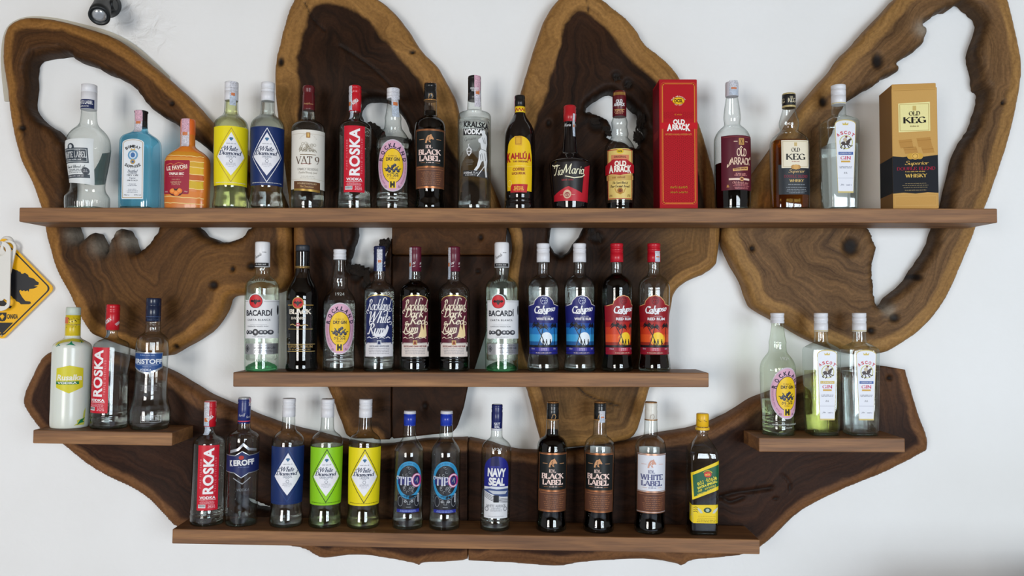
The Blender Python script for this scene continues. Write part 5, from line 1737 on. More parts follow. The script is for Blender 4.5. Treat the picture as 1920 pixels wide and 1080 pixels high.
a.serif('BLACK', cx, 560, 160, 38, (236, 226, 210), tk=.26, tn=.11).text('BY', cx - 14, 587, 16, 8, (200, 190, 170)).serif('BACARDI', cx - 10, 606, 104, 20, (226, 216, 200), tk=.2)
a.line([(cx - 72, 655), (cx - 50, 648), (cx - 30, 660), (cx - 10, 650), (cx + 12, 660), (cx + 34, 650), (cx + 56, 658)], 6, (180, 150, 90), 1).ell(cx - 12, 652, 14, 13, (176, 60, 90), 2, 12).ell(cx - 12, 652, 7, 6, (220, 210, 200), 3, 8).rect(cx - 96, 682, cx + 96, 685, (180, 150, 80), 1)
D.label(a)
a = D.art()
a.rect(cx - 110, 790, cx + 120, 793, (190, 160, 90), 1).rect(cx - 110, 840, cx + 120, 844, (190, 160, 90), 1).serif('SUPERIOR RUM', cx, 808, 190, 18, (170, 140, 80), tk=.16).small(cx - 96, cx + 96, [828], 9, (150, 126, 76), seed=4)
D.label(a, pname='lower_print')
D_BLK = D

# -- island rum with big white lettering (navy or maroon)
def isle_rum(dark, fill):
    D = Design(710.5, 695, M2, [(262, 42), (330, 44), (344, 54), (362, 84), (385, 106), (410, 112), (440, 113), (870, 112), (884, 115), (896, 110), (908, 115), (920, 112), (983, 114)], liq=DARK if dark else CLR, fill=fill)
    cc = (98, 26, 48) if dark else (26, 34, 74)
    a = D.art()
    for dx in (-12, 40):
        a.line([(158 + dx - 8, 215), (158 + dx - 4, 200), (158 + dx + 4, 212), (158 + dx + 8, 196)], 5, (206, 196, 196), 1).line([(158 + dx - 8, 232), (158 + dx + 8, 226)], 5, (206, 196, 196), 1)
    D.lathe('cap', [(86, 40), (94, 44), (102, 41), (110, 44), (126, 41), (134, 44), (148, 42), (264, 43)], mat(cc, .3), a)
    a = D.art()
    cx = 157
    bg = (88, 20, 42) if dark else (26, 40, 92)
    fg = (240, 226, 200) if dark else (232, 232, 238)
    a.poly([(cx - 104, 790), (cx - 106, 480)] + arc(cx, 480, 106, -44, 176, 4, 12) + [(cx + 106, 480), (cx + 104, 790)], bg, 0)
    a.line(arc(cx, 478, 100, -38, 176, 4, 12), 5, (220, 190, 110), 1, 'foil')
    a.rect(cx - 112, 778, cx + 114, 878, (224, 222, 226) if not dark else (226, 214, 206), 0)
    if dark:
        a.script('Rockland', cx + 4, 510, 172, 84, fg, tk=.135, tn=.06).script('Dark', cx - 6, 566, 140, 66, fg, tk=.135, tn=.06).script('Red', cx + 20, 618, 124, 64, fg, tk=.135, tn=.06).script('Rum', cx - 32, 672, 116, 70, fg, tk=.145, tn=.065)
        a.poly([(cx + 20, 738), (cx + 34, 700), (cx + 44, 640), (cx + 62, 690), (cx + 70, 600), (cx + 84, 690), (cx + 88, 730), (cx + 70, 744)], (240, 214, 160), 2)
        a.line([(cx - 96, 700), (cx - 70, 718), (cx - 40, 706), (cx - 20, 716), (cx + 10, 704)], 8, fg, 2)
    else:
        a.script('Rockland', cx, 510, 172, 84, fg, tk=.135, tn=.06).script('White', cx + 2, 596, 170, 90, fg, tk=.15, tn=.065).script('Rum', cx - 20, 680, 128, 84, fg, tk=.15, tn=.065)
        a.poly([(cx - 52, 722), (cx + 10, 716), (cx + 40, 690), (cx + 56, 650), (cx + 70, 672), (cx + 58, 706), (cx + 40, 736), (cx - 20, 738)], fg, 2).line([(cx + 30, 560), (cx + 46, 548), (cx + 60, 558), (cx + 54, 572)], 7, fg, 2)
    for (fx, fy, fr, a0, a1) in ((-88, 560, 12, 90, 330), (80, 545, 14, -120, 150), (-60, 640, 13, 60, 300), (84, 640, 12, -150, 120), (40, 470, 12, 150, 380), (-30, 730, 14, 180, 380)):
        a.ring(cx + fx, fy, fr, fr * .9, 5, fg, 2, a0, a1, 10)
    for i in range(4):
        a.line([(cx - 92 + i * 46, 746), (cx - 74 + i * 46, 738), (cx - 56 + i * 46, 748)], 5, fg, 2)
    a.rect(cx - 16, 762, cx + 14, 794, (206, 170, 110) if dark else (190, 196, 210), 2).rect(cx - 10, 768, cx + 8, 790, (140, 60, 40) if dark else bg, 3)
    tc = (130, 40, 44) if dark else (110, 116, 134)
    a.text('ROCKLAND DARK RED RUM' if dark else 'ROCKLAND WHITE RUM', cx, 804, 170 if dark else 140, 12, tc, 0, .02, L=3).small(cx - 86, cx + 86, [820, 832, 844, 856], 4, (150, 146, 156), 3, seed=5)
    if dark:
        a.ell(cx + 104, 824, 8, 22, (40, 36, 40), 3)
    D.label(a)
    D.stamp(-62 if dark else 0, 92 if dark else 110, 322 if dark else 268, 40)
    return D
D_RWR = isle_rum(False, 395)
D_RDR = isle_rum(True, 330)
D_RDR2 = isle_rum(True, 880)

# -- beach-sunset rum (blue or red)
def beach(red, fill, liq, stamp=None):
    D = Design(1018.5, 695, M3, [(195, 40), (205, 41), (280, 42), (296, 48), (312, 76), (340, 102), (375, 112), (400, 113), (520, 110), (650, 102), (760, 99), (840, 101), (880, 106), (930, 114), (960, 116), (983, 112)], liq=liq, fill=fill)
    D.cap(68, 200, 47, WCAP if not red else mat((190, 22, 40), .3), (92, 100, 122, 132))
    a = D.art()
    cx = 226
    top, mid, low, band = ((30, 34, 110), (34, 120, 190), (24, 60, 120), (38, 40, 140)) if not red else ((150, 22, 34), (226, 86, 36), (190, 60, 30), (150, 22, 50))
    a.poly([(cx - 150, 515), (cx - 76, 508), (cx - 68, 480), (cx - 40, 452), (cx - 2, 440), (cx + 38, 452), (cx + 66, 480), (cx + 76, 508), (cx + 150, 515), (cx + 135, 862), (cx - 135, 862)], top, 0)
    a.line([(cx - 130, 518), (cx - 78, 506), (cx - 70, 482), (cx - 42, 454), (cx - 2, 443), (cx + 38, 454), (cx + 66, 482), (cx + 76, 506), (cx + 130, 518)], 4, (226, 220, 214) if not red else (236, 180, 120), 1)
    a.ring(cx, 480, 24, 26, 4, (176, 180, 206) if not red else (90, 16, 24), 1, n=16).dots(cx, 480, 18, 20, 14, 4, (176, 180, 206) if not red else (90, 16, 24), 1)
    # sky bands and sun
    grad = [((26, 70, 150), 640, 672), (mid, 672, 720), ((60, 160, 214), 720, 770), ((30, 90, 150), 770, 800)] if not red else [((176, 34, 30), 632, 668), ((206, 60, 30), 668, 720), (mid, 720, 775), ((150, 40, 26), 775, 800)]
    for c_, y0, y1 in grad:
        a.rect(cx - 136, y0, cx + 136, y1, c_, 1)
    sun = (230, 240, 248) if not red else (250, 206, 50)
    a.ell(cx + 18, 750, 44, 46, sun, 2, 24)
    if red:
        a.ell(cx + 18, 756, 58, 50, (240, 150, 40), 1, 24)
    a.rect(cx - 136, 796, cx + 136, 812, (12, 14, 24), 3)
    blk = (14, 14, 22)
    for (tx, ty, bx, s_) in ((cx - 58, 655, cx + 12, 1.0), (cx - 4, 668, cx - 40, .95), (cx + 78, 660, cx + 84, .9)):
        a.line([(tx, ty), ((tx + bx) / 2 + 4, (ty + 798) / 2), (bx, 798)], 5, blk, 3)
        for ang in (-170, -140, -110, -70, -40, -10, 25, 155):
            q = math.radians(ang)
            ex, ey = tx + math.cos(q) * 42 * s_, ty + math.sin(q) * 26 * s_ + 22 * s_ * abs(math.cos(q))
            mx_, my_ = tx + math.cos(q) * 26 * s_, ty + math.sin(q) * 24 * s_
            a.poly([(tx, ty - 3), (mx_, my_ - 5), (ex, ey), (mx_, my_ + 6), (tx, ty + 4)], blk, 3)
    for i, dx in enumerate((-6, 18, 46)):
        a.ell(cx + dx, 758, 4.5, 5, blk, 3, 8).rect(cx + dx - 5, 763, cx + dx + 5, 782, blk, 3).line([(cx + dx - 3, 782), (cx + dx - 5, 798)], 4, blk, 3).line([(cx + dx + 3, 782), (cx + dx + (9 if i == 1 else 4), 797)], 4, blk, 3)
    a.script('Calypso', cx + 8, 546, 162, 66, (240, 240, 244), 6, tk=.19, tn=.10, L=3).line([(cx - 62, 566), (cx - 20, 572), (cx - 10, 566)], 8, (240, 240, 244), 3)
    a.text('CEYLON', cx + 20, 592, 60, 6, (220, 214, 220), L=2).text('RED RUM' if red else 'WHITE RUM', cx + 8, 610, 124, 19, (236, 232, 236), 0, .035, L=3)
    a.rect(cx - 136, 812, cx + 136, 838, band, 2).rect(cx - 34, 814, cx + 36, 836, (96, 80, 170) if not red else (196, 60, 80), 3).small(cx - 24, cx + 28, [820, 830], 4, (220, 214, 230), 4).text('750ml', cx - 84, 822, 30, 10, (220, 214, 230), L=3).text('36%', cx + 84, 822, 26, 10, (220, 214, 230), L=3).rect(cx - 136, 846, cx + 136, 856, band, 2).small(cx - 76, cx + 76, [851], 5, (220, 200, 170), 3)
    D.label(a)
    if stamp is not None:
        D.stamp(stamp, 122, 202, 44)
    return D
D_CALW = beach(False, 310, CLR)
D_CALR = beach(True, 282, DARK)
D_CALR2 = beach(True, 745, liquid((0.16, 0.03, 0.012)), 32)

# -- frosted lemon vodka
D = Design(130, 806, LL, [(165, 48), (180, 51), (330, 53), (345, 62), (362, 92), (380, 122), (400, 136), (430, 138), (900, 136), (940, 137), (1023, 136)], opaque=None, glass_m=None)
D.parts = []
fm = bpy.data.materials.new('frosted_glass')
fm.use_nodes = True
b_ = fm.node_tree.nodes['Principled BSDF']
b_.inputs['Base Color'].default_value = lin((228, 233, 224))
b_.inputs['Roughness'].default_value = 0.22
b_.inputs['Subsurface Weight'].default_value = 0.25
b_.inputs['Subsurface Radius'].default_value = (0.03, 0.03, 0.02)
b_.inputs['Transmission Weight'].default_value = 0.10
D.add('frosted_body', loft('frosted_body', D.prof, 40), fm)
D.lathe('cap', [(105, 49), (112, 52), (138, 52), (164, 52)], mat((196, 208, 196), .4))
a = D.art()
a.dots(215, 200, 60, 14, 14, 3.5, (60, 44, 20), 1, 5).dots(190, 240, 50, 30, 8, 3, (60, 44, 20), 1, 6).rect(215 - 100, 182, 215 - 40, 230, (206, 110, 70), 1).line([(140, 240), (290, 236)], 3, (120, 96, 20), 1)
D.lathe('neck_foil', [(166, 52), (235, 53), (239, 51), (243, 53), (340, 55)], mat((214, 188, 26), .3), a, subname='foil_print')
a = D.art()
cx = 212
a.poly([(cx - 130, 400), (cx - 110, 372), (cx - 60, 352), (cx, 342), (cx + 60, 350), (cx + 100, 370), (cx + 60, 372), (cx, 362), (cx - 60, 374)], (206, 196, 60), 1)
a.poly([(cx - 34, 392), (cx - 10, 378), (cx - 2, 360), (cx + 8, 378), (cx + 34, 396), (cx + 8, 390), (cx - 8, 388)], (24, 140, 100), 2).dots(cx + 72, 366, 24, 10, 6, 4, (30, 130, 90), 2, 3).dots(cx - 96, 392, 26, 12, 7, 4, (30, 130, 90), 2, 4)
D.label(a, pname='shoulder_print')
a = D.art()
a.poly([(cx - 96, 568), (cx, 545), (cx + 96, 568), (cx + 96, 712), (cx, 756), (cx - 96, 712)], (214, 204, 40), 1)
a.text('Rusalka', cx, 636, 176, 44, (236, 236, 220), 0, .03, .12).rect(cx - 96, 666, cx + 66, 688, (40, 120, 60), 2).text('VODKA', cx - 16, 677, 134, 17, (240, 240, 236), 0, .03, L=3)
D.label(a)
a = D.art()
a.poly([(cx + 120, 1000), (cx + 130, 870), (cx + 112, 900), (cx + 104, 950), (cx + 60, 962), (cx + 64, 985), (cx + 40, 1000)], (206, 206, 90), 1).poly([(cx + 60, 998), (cx + 84, 960), (cx + 126, 944), (cx + 104, 972), (cx + 122, 980), (cx + 90, 984)], (24, 120, 76), 2)
D.label(a, pname='leaf_print')
D_RUS = D

# -- embossed vodka with a blue shield label
D = Design(280.5, 806, LL, [(210, 52), (228, 54), (240, 50), (255, 55), (290, 55), (304, 66), (325, 96), (355, 114), (400, 116), (620, 112), (760, 118), (830, 128), (866, 140), (885, 146), (960, 147), (985, 145), (1023, 138)], liq=CLR, fill=670)
a = D.art()
a.rect(824 - 60, 176, 824 + 60, 180, (60, 80, 120), 1).text('ERISTOFF', 824, 200, 90, 14, (54, 70, 104), 0, .02)
D.lathe('cap', [(38, 52), (46, 54), (90, 54), (94, 51), (98, 54), (214, 54)], mat((22, 34, 62), .25), a)
a = D.art()
cx = 812
a.poly([(cx - 130, 445), (cx + 118, 445), (cx + 108, 505), (cx + 118, 560), (cx + 60, 590), (cx, 608), (cx - 60, 590), (cx - 130, 560)], (196, 202, 210), 0, 'foil')
a.poly([(cx - 124, 452), (cx + 110, 452), (cx + 100, 505), (cx + 108, 552), (cx + 50, 578), (cx, 594), (cx - 60, 578), (cx - 124, 552)], (34, 74, 136), 1)
a.small(cx - 70, cx + 70, [466], 6, (150, 176, 214)).text('ERISTOFF', cx, 512, 216, 36, (226, 232, 240), 0, .03).rect(cx - 90, 536, cx + 80, 539, (190, 204, 226), 2).text('PREMIUM', cx, 552, 60, 8, (170, 190, 220)).text('VODKA', cx - 10, 575, 86, 17, (214, 224, 238), 0, .02)
D.label(a)
a = D.art()
a.small(cx - 40, cx + 80, [690, 700, 710, 720, 730], 3.5, (170, 172, 176), 1, seed=6).poly([(cx - 30, 780), (cx - 10, 744), (cx + 18, 752), (cx + 6, 780), (cx - 12, 768)], (40, 42, 48), 1)
D.label(a, pname='fine_print')
a = D.art()
a.text('PREMIUM', cx + 50, 940, 110, 30, (176, 180, 182), 0, 0, L=1).frame(cx - 20, 914, cx + 124, 964, 3, (170, 174, 176), 1)
D.label(a, pname='embossed_panel')
D_ERI = D

# -- clear vodka with blue chevron label
D = Design(453, 994, B1, [(225, 42), (240, 44), (270, 45), (282, 56), (296, 88), (315, 106), (340, 107), (800, 106), (820, 108), (925, 108)], liq=None)
a = D.art()
a.script('Keroff', 482, 172, 44, 24, (214, 216, 226), 10, tk=.1).script('Keroff', 530, 184, 36, 22, (214, 216, 226), 10, tk=.1).rect(497 - 50, 210, 497 + 50, 217, (196, 60, 84), 1)
D.lathe('cap', [(64, 42), (78, 44), (88, 40), (96, 44), (108, 41), (116, 43), (232, 42)], mat((28, 44, 110), .3), a)
D.lathe('cap_top', [(54, 40), (64, 42)], mat(SIL, .35, .6))
a = D.art()
cx = 497
a.poly([(cx - 150, 440), (cx - 52, 442), (cx - 6, 412), (cx + 40, 440), (cx + 150, 432), (cx + 150, 545), (cx + 40, 552), (cx - 8, 582), (cx - 56, 550), (cx - 150, 545)], (26, 38, 92), 0)
sv = (196, 200, 208)
a.poly([(cx - 92, 404), (cx - 36, 388), (cx, 350), (cx + 40, 386), (cx + 100, 396), (cx + 100, 412), (cx + 34, 402), (cx, 372), (cx - 30, 404), (cx - 92, 424)], sv, 1, 'foil')
a.line([(cx - 150, 437), (cx - 52, 438), (cx - 6, 408), (cx + 40, 436), (cx + 150, 428)], 5, sv, 1, 'foil').line([(cx - 150, 548), (cx - 56, 554), (cx - 8, 586), (cx + 40, 556), (cx + 150, 548)], 5, sv, 1, 'foil')
a.ell(cx - 10, 450, 17, 14, (176, 50, 44), 2, 16).text('K', cx - 80, 490, 24, 42, WHITE, 3, .04, L=3).text('EROFF', cx + 8, 484, 140, 40, WHITE, 3, .04, L=3).small(cx - 40, cx + 60, [516], 4, (120, 130, 180), 2)
a.line([(cx - 60, 590), (cx, 628), (cx + 52, 588)], 6, (150, 154, 160), 1)
D.label(a)
b = D.art()
b.text('VODKA', cx + 6, 668, 84, 18, (120, 124, 130), 0, 0, L=1)
D.label(b, pname='embossed_lettering')
D.stamp(58, 56, 110, 26, True)
D_KER = D

# -- flat-shouldered bottle with a blue oval label
D = Design(767, 999, B2, [(235, 44), (250, 44), (290, 46), (312, 47), (322, 44), (330, 48), (350, 62), (380, 86), (405, 100), (425, 104), (820, 103), (840, 105), (870, 108), (937, 107)], liq=CLR, fill=360)
D.cap(160, 240, 42, mat((30, 58, 170), .25), (166, 230))
D.lathe('cap_top', [(140, 41), (158, 43)], mat((214, 214, 220), .4))
a = D.art()
cx = 719
a.ell(cx, 598, 96, 128, (48, 146, 196), 0, 40).rect(cx - 82, 700, cx + 82, 796, (24, 26, 34), 0).rect(cx - 86, 796, cx + 80, 818, (40, 50, 150), 0)
a.ell(cx, 600, 76, 102, (30, 32, 40), 1, 36)
rnd = random.Random(12)
for i in range(34):
    t, q = rnd.uniform(0, 6.28), math.sqrt(rnd.uniform(.1, .9))
    x_, y_ = cx + math.cos(t) * 66 * q, 600 + math.sin(t) * 92 * q
    if abs(y_ - 600) > 36:
        a.ring(x_, y_, 8, 8, 2.2, (150, 154, 160), 2, rnd.uniform(0, 180), rnd.uniform(240, 400), 7)
a.rect(cx - 78, 575, cx + 84, 628, (40, 44, 110), 2)
a.serif('TIP', cx - 26, 604, 96, 60, (206, 208, 220), tk=.2, tn=.09, L=3).line([(cx - 74, 576), (cx - 88, 574), (cx - 92, 588), (cx - 80, 596)], 6, (206, 208, 220), 3)
a.ring(cx + 54, 600, 32, 40, 15, (196, 60, 130), 3, 0, 360, 20).ring(cx + 54, 600, 32, 40, 8, (226, 206, 220), 4, 50, 310, 18).line([(cx + 46, 606), (cx + 58, 584), (cx + 60, 616)], 6, (150, 150, 160), 4)
a.arctext('PREMIUM GRAPE SPIRIT', cx, 600, 86, 115, 130, 50, 9, (24, 96, 140), 0, 1, .6)
for sx in (-1, 1):
    a.ell(cx + sx * 22, 742, 10, 8, (170, 174, 180), 1, 12).ell(cx + sx * 22, 742, 4, 4, (24, 26, 34), 2, 8).ring(cx + sx * 58, 742, 18, 34, 4, (120, 124, 130), 1, n=12).line([(cx + sx * 36, 726), (cx + sx * 14, 732)], 3, (150, 154, 160), 1)
a.line([(cx - 8, 740), (cx - 10, 762), (cx + 10, 762), (cx + 8, 740)], 3, (150, 154, 160), 1).line([(cx - 16, 780), (cx + 16, 780)], 4, (150, 154, 160), 1).small(cx - 74, cx + 70, [804, 811], 4, (150, 170, 226)).rect(cx + 62, 690, cx + 76, 748, (206, 208, 214), 2).rect(cx + 65, 694, cx + 73, 744, (120, 120, 126), 3)
D.label(a)
D_TIPO = D

# -- white arrack with navy arched label
D = Design(928, 1000, B3, [(258, 38), (275, 38), (318, 40), (330, 50), (350, 78), (375, 98), (405, 103), (430, 104), (850, 101), (862, 104), (872, 100), (884, 104), (940, 103)], liq=CLR, fill=655)
a = D.art()
a.text('NAVY', 377, 226, 42, 20, (214, 216, 230), 0, .03).text('SEAL', 377, 246, 36, 18, (214, 216, 230), 0, .03)
D.lathe('cap', [(98, 36), (110, 39), (116, 36), (124, 39), (146, 36), (152, 39), (260, 38)], mat((26, 36, 96), .25), a)
D.lathe('neck_ring', [(260, 39), (274, 39)], mat((214, 216, 222), .4))
a = D.art()
cx = 377
nv = (28, 34, 128)
a.poly([(cx - 92, 640), (cx - 92, 530)] + arc(cx, 530, 92, -94, 178, 2, 16) + [(cx + 92, 530), (cx + 92, 640)], nv, 0).poly([(cx - 90, 640), (cx + 90, 640), (cx + 88, 852), (cx - 88, 850)], (222, 224, 228), 0)
a.poly([(cx - 44, 500), (cx - 40, 445), (cx + 10, 436), (cx + 20, 500)], (18, 22, 80), 1)
a.text('NAVY', cx + 2, 545, 128, 58, WHITE, -2, .05).text('SEAL', cx + 2, 606, 112, 54, WHITE, -2, .05)
a.poly([(cx - 90, 660), (cx - 40, 650), (cx + 90, 655), (cx + 90, 712), (cx + 30, 706), (cx - 30, 690), (cx - 90, 668)], (60, 80, 130), 1).poly([(cx - 60, 664), (cx + 84, 672), (cx + 64, 690), (cx - 20, 688)], (190, 196, 206), 2).poly([(cx - 80, 646), (cx - 30, 636), (cx + 40, 640), (cx + 70, 654), (cx, 656)], (214, 218, 226), 2)
for i in range(4):
    a.line([(cx - 90, 674 + i * 10), (cx - 30, 702 + i * 10), (cx + 86, 728 + i * 7)], 3, (40, 42, 60), 2)
a.rect(cx - 18, 696, cx + 18, 744, (24, 24, 30), 3).serif('WHITE ARRACK', cx, 768, 140, 18, (100, 104, 116), tk=.13).small(cx - 40, cx + 40, [784, 794, 802], 4, (150, 152, 160)).ring(cx - 66, 790, 13, 13, 5, (140, 142, 150), 2, n=12).ring(cx + 66, 790, 13, 13, 5, (140, 142, 150), 2, n=12).small(cx - 70, cx + 70, [838], 3, (160, 160, 170))
D.label(a)
b = D.art()
b.text('1924', cx, 388, 66, 18, (190, 190, 188), 0, 0, L=1)
D.label(b)
D_NAVY = D

# -- square arrack bottle with slanted green and yellow label
D = Design(1315.5, 1003, B5, [(130, 46, 1, 2), (165, 48, 1, 2), (190, 50, 1, 2), (205, 46, 1, 2), (225, 56, 1, 2.3), (270, 92, 1, 3), (320, 126, 1, 5), (360, 141, 1, 7), (420, 143, 1, 8), (1048, 141, 1, 8)], liq=DARK, fill=905, glass_m=glass((0.93, 0.96, 0.95), (0.5, 0.58, 0.56)), bx=.87)
a = D.art()
for dx in (-40, 10):
    a.line([(195 + dx, 78), (195 + dx + 14, 90), (195 + dx + 26, 92)], 5, (150, 120, 30), 1)
D.lathe('cap', [(28, 50), (34, 54), (138, 54)], mat((236, 184, 26), .35), a)
D.lathe('pour_ring', [(146, 60), (162, 62), (168, 58)], mat((236, 188, 40), .35))
a = D.art()
cx = 205
yl, gr = (238, 206, 24), (22, 92, 60)
a.poly([(cx - 121, 520), (cx + 121, 412), (cx + 121, 658), (cx - 108, 748)], yl, 0)
a.poly([(cx - 108, 538), (cx + 118, 444), (cx + 118, 626), (cx - 94, 722)], gr, 1)
a.ell(cx + 20, 530, 32, 25, (206, 60, 40), 2).text('DCSL', cx + 20, 532, 42, 15, (250, 220, 90), 10, .03, L=3).ring(cx + 20, 524, 38, 26, 5, yl, 2, 200, 340, 14)
a.sinh('103', cx - 42, 602, 56, 38, (246, 226, 60), 16, L=3).sinh('20131', cx + 50, 568, 96, 38, (246, 226, 60), 18, L=3).text('EXTRA SPECIAL', cx + 18, 617, 178, 20, (246, 226, 60), 21, .04, L=3).sinh('30', cx - 46, 668, 40, 20, (246, 226, 60), 20, L=3).sinh('1023013', cx + 42, 636, 100, 20, (246, 226, 60), 20, L=3).text('SPECIAL ARRACK', cx + 14, 672, 176, 13, (226, 206, 70), 23, .03, L=3)
D.label(a)
a = D.art()
a.poly([(cx - 128, 772), (cx - 110, 792), (cx + 132, 786), (cx + 132, 945), (cx - 96, 945), (cx - 128, 925)], yl, 0)
a.ell(cx + 22, 834, 34, 22, (28, 70, 50), 1).ell(cx + 22, 834, 16, 14, (170, 190, 170), 2)
for sx in (-1, 1):
    a.poly([(cx + 22 + sx * 40, 860), (cx + 22 + sx * 56, 830), (cx + 22 + sx * 92, 808), (cx + 22 + sx * 80, 836), (cx + 22 + sx * 60, 860)], (196, 206, 196), 1)
for i in range(3):
    a.line([(cx - 96, 812 + i * 18), (cx - 78, 806 + i * 18), (cx - 62, 816 + i * 18)], 5, (90, 80, 20), 1)
a.small(cx - 80, cx + 116, [886, 902], 4, (190, 160, 20), 1, 3).small(cx - 84, cx + 118, [918, 932], 6, (120, 100, 20), 1, 4).rect(cx - 124, 800, cx - 112, 880, (206, 206, 200), 1)
D.label(a, 'lower_label', 'lower_label_print')
D_EXTRA = D

# ------------------------------------------------------------------ bottles on the shelves
GT, GM, GBm, GL_, GR_ = 'bottles on the top shelf', 'bottles on the middle shelf', 'bottles on the bottom shelf', 'bottles on the left shelf', 'bottles on the right shelf'
def T(D, n, l, cx, top, rz=0, cat='bottle', **k):
    return put(D, n, l, cat, GT, cx, TB, top, S_TOP, rz, **k)
T(D_WLABEL, 'rum_bottle', 'empty clear bell-shaped bottle with white cap, leftmost on the top shelf', 163.5, 160, -44)
T(D_SAPPH, 'gin_bottle', 'pale blue square-shouldered gin bottle with black cap and arched white label', 262, 209, 0, face=False)
T(D_FAVORI, 'liqueur_bottle', 'orange wide flask bottle with torn-band print and dark red label', 350.5, 225, 0, face=False)
T(D_WDL, 'vodka_bottle', 'yellow diamond-label vodka bottle with tax strip on white cap, top shelf', 431.5, 155, 0)
T(D_WDO, 'vodka_bottle', 'navy diamond-label vodka bottle on the top shelf beside the yellow one', 500, 156, -2)
T(D_VAT, 'brandy_bottle', 'clear bottle with cream label and maroon cap on the top shelf', 577, 162, 0)
T(D_ROS, 'vodka_bottle', 'red-label clear vodka bottle on the top shelf, red cap with paper strip', 664.5, 162, 0)
T(D_GIN, 'gin_bottle', 'oval pink and yellow label gin bottle with tax strip, on the top shelf', 736, 167, 0)
T(D_IDL, 'arrack_bottle', 'dark full bottle with black and copper horse label on the top shelf', 806, 156, 0)
T(D_KRAL, 'vodka_bottle', 'tallest clear straight vodka bottle printed with a white statue', 889, 144, 0)
T(D_KAHLUA, 'liqueur_bottle', 'black coffee liqueur bottle with bright yellow arched label', 974.5, 180, -2)
T(D_TIA, 'liqueur_bottle', 'squat black long-necked liqueur bottle with red cap and flared belly', 1068.5, 199, 0)
T(D_OLDA, 'arrack_bottle', 'bottle with dark red neck wrap and red ribbon label beside the red box', 1162, 172, 0)
T(D_OLDX, 'arrack_bottle', 'half-full bottle with maroon label right of the red box', 1374, 155, 8)
T(D_KEG, 'whisky_bottle', 'amber whisky flask bottle with cream and black label', 1481, 176, 0, face=False)
T(D_ASC, 'gin_bottle', 'square clear jockey-label gin bottle on the top shelf by the gold box', 1574.5, 161, 0, face=False)

def Mi(D, n, l, cx, top, rz=0, **k):
    return put(D, n, l, 'bottle', GM, cx, 694.6, top, S_MID, rz, **k)
Mi(D_BAC, 'rum_bottle', 'white rum bottle with red bat emblem, leftmost on the middle shelf', 490, 454, -4)
Mi(D_BLK, 'rum_bottle', 'slim black rum bottle with small red round emblem', 565.5, 460, -4)
Mi(D_GIN2, 'gin_bottle', 'oval pink and yellow label gin bottle on the middle shelf', 635.5, 468, 2)
Mi(D_RWR, 'rum_bottle', 'clear rum bottle with navy label and big white script', 710.5, 462, 0)
Mi(D_RDR, 'rum_bottle', 'full dark rum bottle with maroon script label, left one of the pair', 778, 463, 0)
Mi(D_RDR2, 'rum_bottle', 'nearly empty rum bottle with maroon script label, right one of the pair', 851, 463, 0)
Mi(D_BAC, 'rum_bottle', 'white rum bottle with red bat emblem in the middle of the middle shelf', 940.5, 455, 6)
Mi(D_CALW, 'rum_bottle', 'blue beach-label rum bottle with white cap, left one of two', 1018.5, 457, 3)
Mi(D_CALW, 'rum_bottle', 'blue beach-label rum bottle with white cap, right one of two', 1087, 457, 9)
Mi(D_CALR, 'rum_bottle', 'full red sunset-label rum bottle with label turned to the right', 1157, 457, 26)
Mi(D_CALR2, 'rum_bottle', 'part-empty red sunset-label rum bottle, rightmost on the middle shelf', 1227, 457, 4)

put(D_RUS, 'vodka_bottle', 'frosted pale vodka bottle with yellow neck and yellow hexagon print', 'bottle', GL_, 130, 803, 576, S_LEFT, -10)
put(D_ROSL, 'vodka_bottle', 'red-label vodka bottle turned left, in the middle of the left shelf', 'bottle', GL_, 204.5, 803, 571, S_LEFT, -42, kx=1.06)
put(D_ERI, 'vodka_bottle', 'embossed clear vodka bottle with navy cap and blue shield label', 'bottle', GL_, 280.5, 804, 559, S_LEFT, -22)
put(D_GIN3, 'gin_bottle', 'oval pink label gin bottle turned right, on the short right shelf', 'bottle', GR_, 1459, 816, 587, S_RIGHT, 32, kx=1.05)
put(D_ASCY, 'gin_bottle', 'yellow-tinted jockey-label gin bottle in the middle of the right shelf', 'bottle', GR_, 1541, 816, 587, S_RIGHT, 0, face=False)
put(D_ASC, 'gin_bottle', 'clear jockey-label gin bottle, rightmost on the short right shelf', 'bottle', GR_, 1613, 816, 587, S_RIGHT, 0, face=False)

def Bo(D, n, l, cx, top, rz=0, **k):
    return put(D, n, l, 'bottle', GBm, cx, 992 + (cx - 390) * .0164, top, S_BOT, rz, **k)
Bo(D_ROSB, 'vodka_bottle', 'red-label vodka bottle with red cap, leftmost on the bottom shelf', 388, 752, 0)
Bo(D_KER, 'vodka_bottle', 'empty clear vodka bottle with navy chevron label and navy cap', 452, 745, 0)
Bo(D_WDO2, 'vodka_bottle', 'navy diamond-label vodka bottle on the bottom shelf', 536, 747, 0)
Bo(D_WDG, 'vodka_bottle', 'lime green diamond-label vodka bottle with white cap', 609, 748, 0)
Bo(D_WDL2, 'vodka_bottle', 'yellow diamond-label vodka bottle with plain white cap, bottom shelf', 680.5, 748, 0)
Bo(D_TIPO, 'spirit_bottle', 'blue-capped bottle with blue oval label, left one of two', 764, 770, 3)
Bo(D_TIPO, 'spirit_bottle', 'blue-capped bottle with blue oval label, right one of two', 833, 770, 3)
Bo(D_NAVY, 'arrack_bottle', 'clear bottle with navy arched label over white and navy cap', 928, 758, 2)
Bo(D_IDL, 'arrack_bottle', 'full dark bottle with black horse label and copper frame, bottom shelf', 1033, 753, 6)
Bo(D_IDL2, 'arrack_bottle', 'nearly empty bottle with black horse label and tax strip on cap', 1122, 753, -2)
Bo(D_IDW, 'arrack_bottle', 'nearly empty bottle with white horse label and cream cap', 1218, 753, 8)
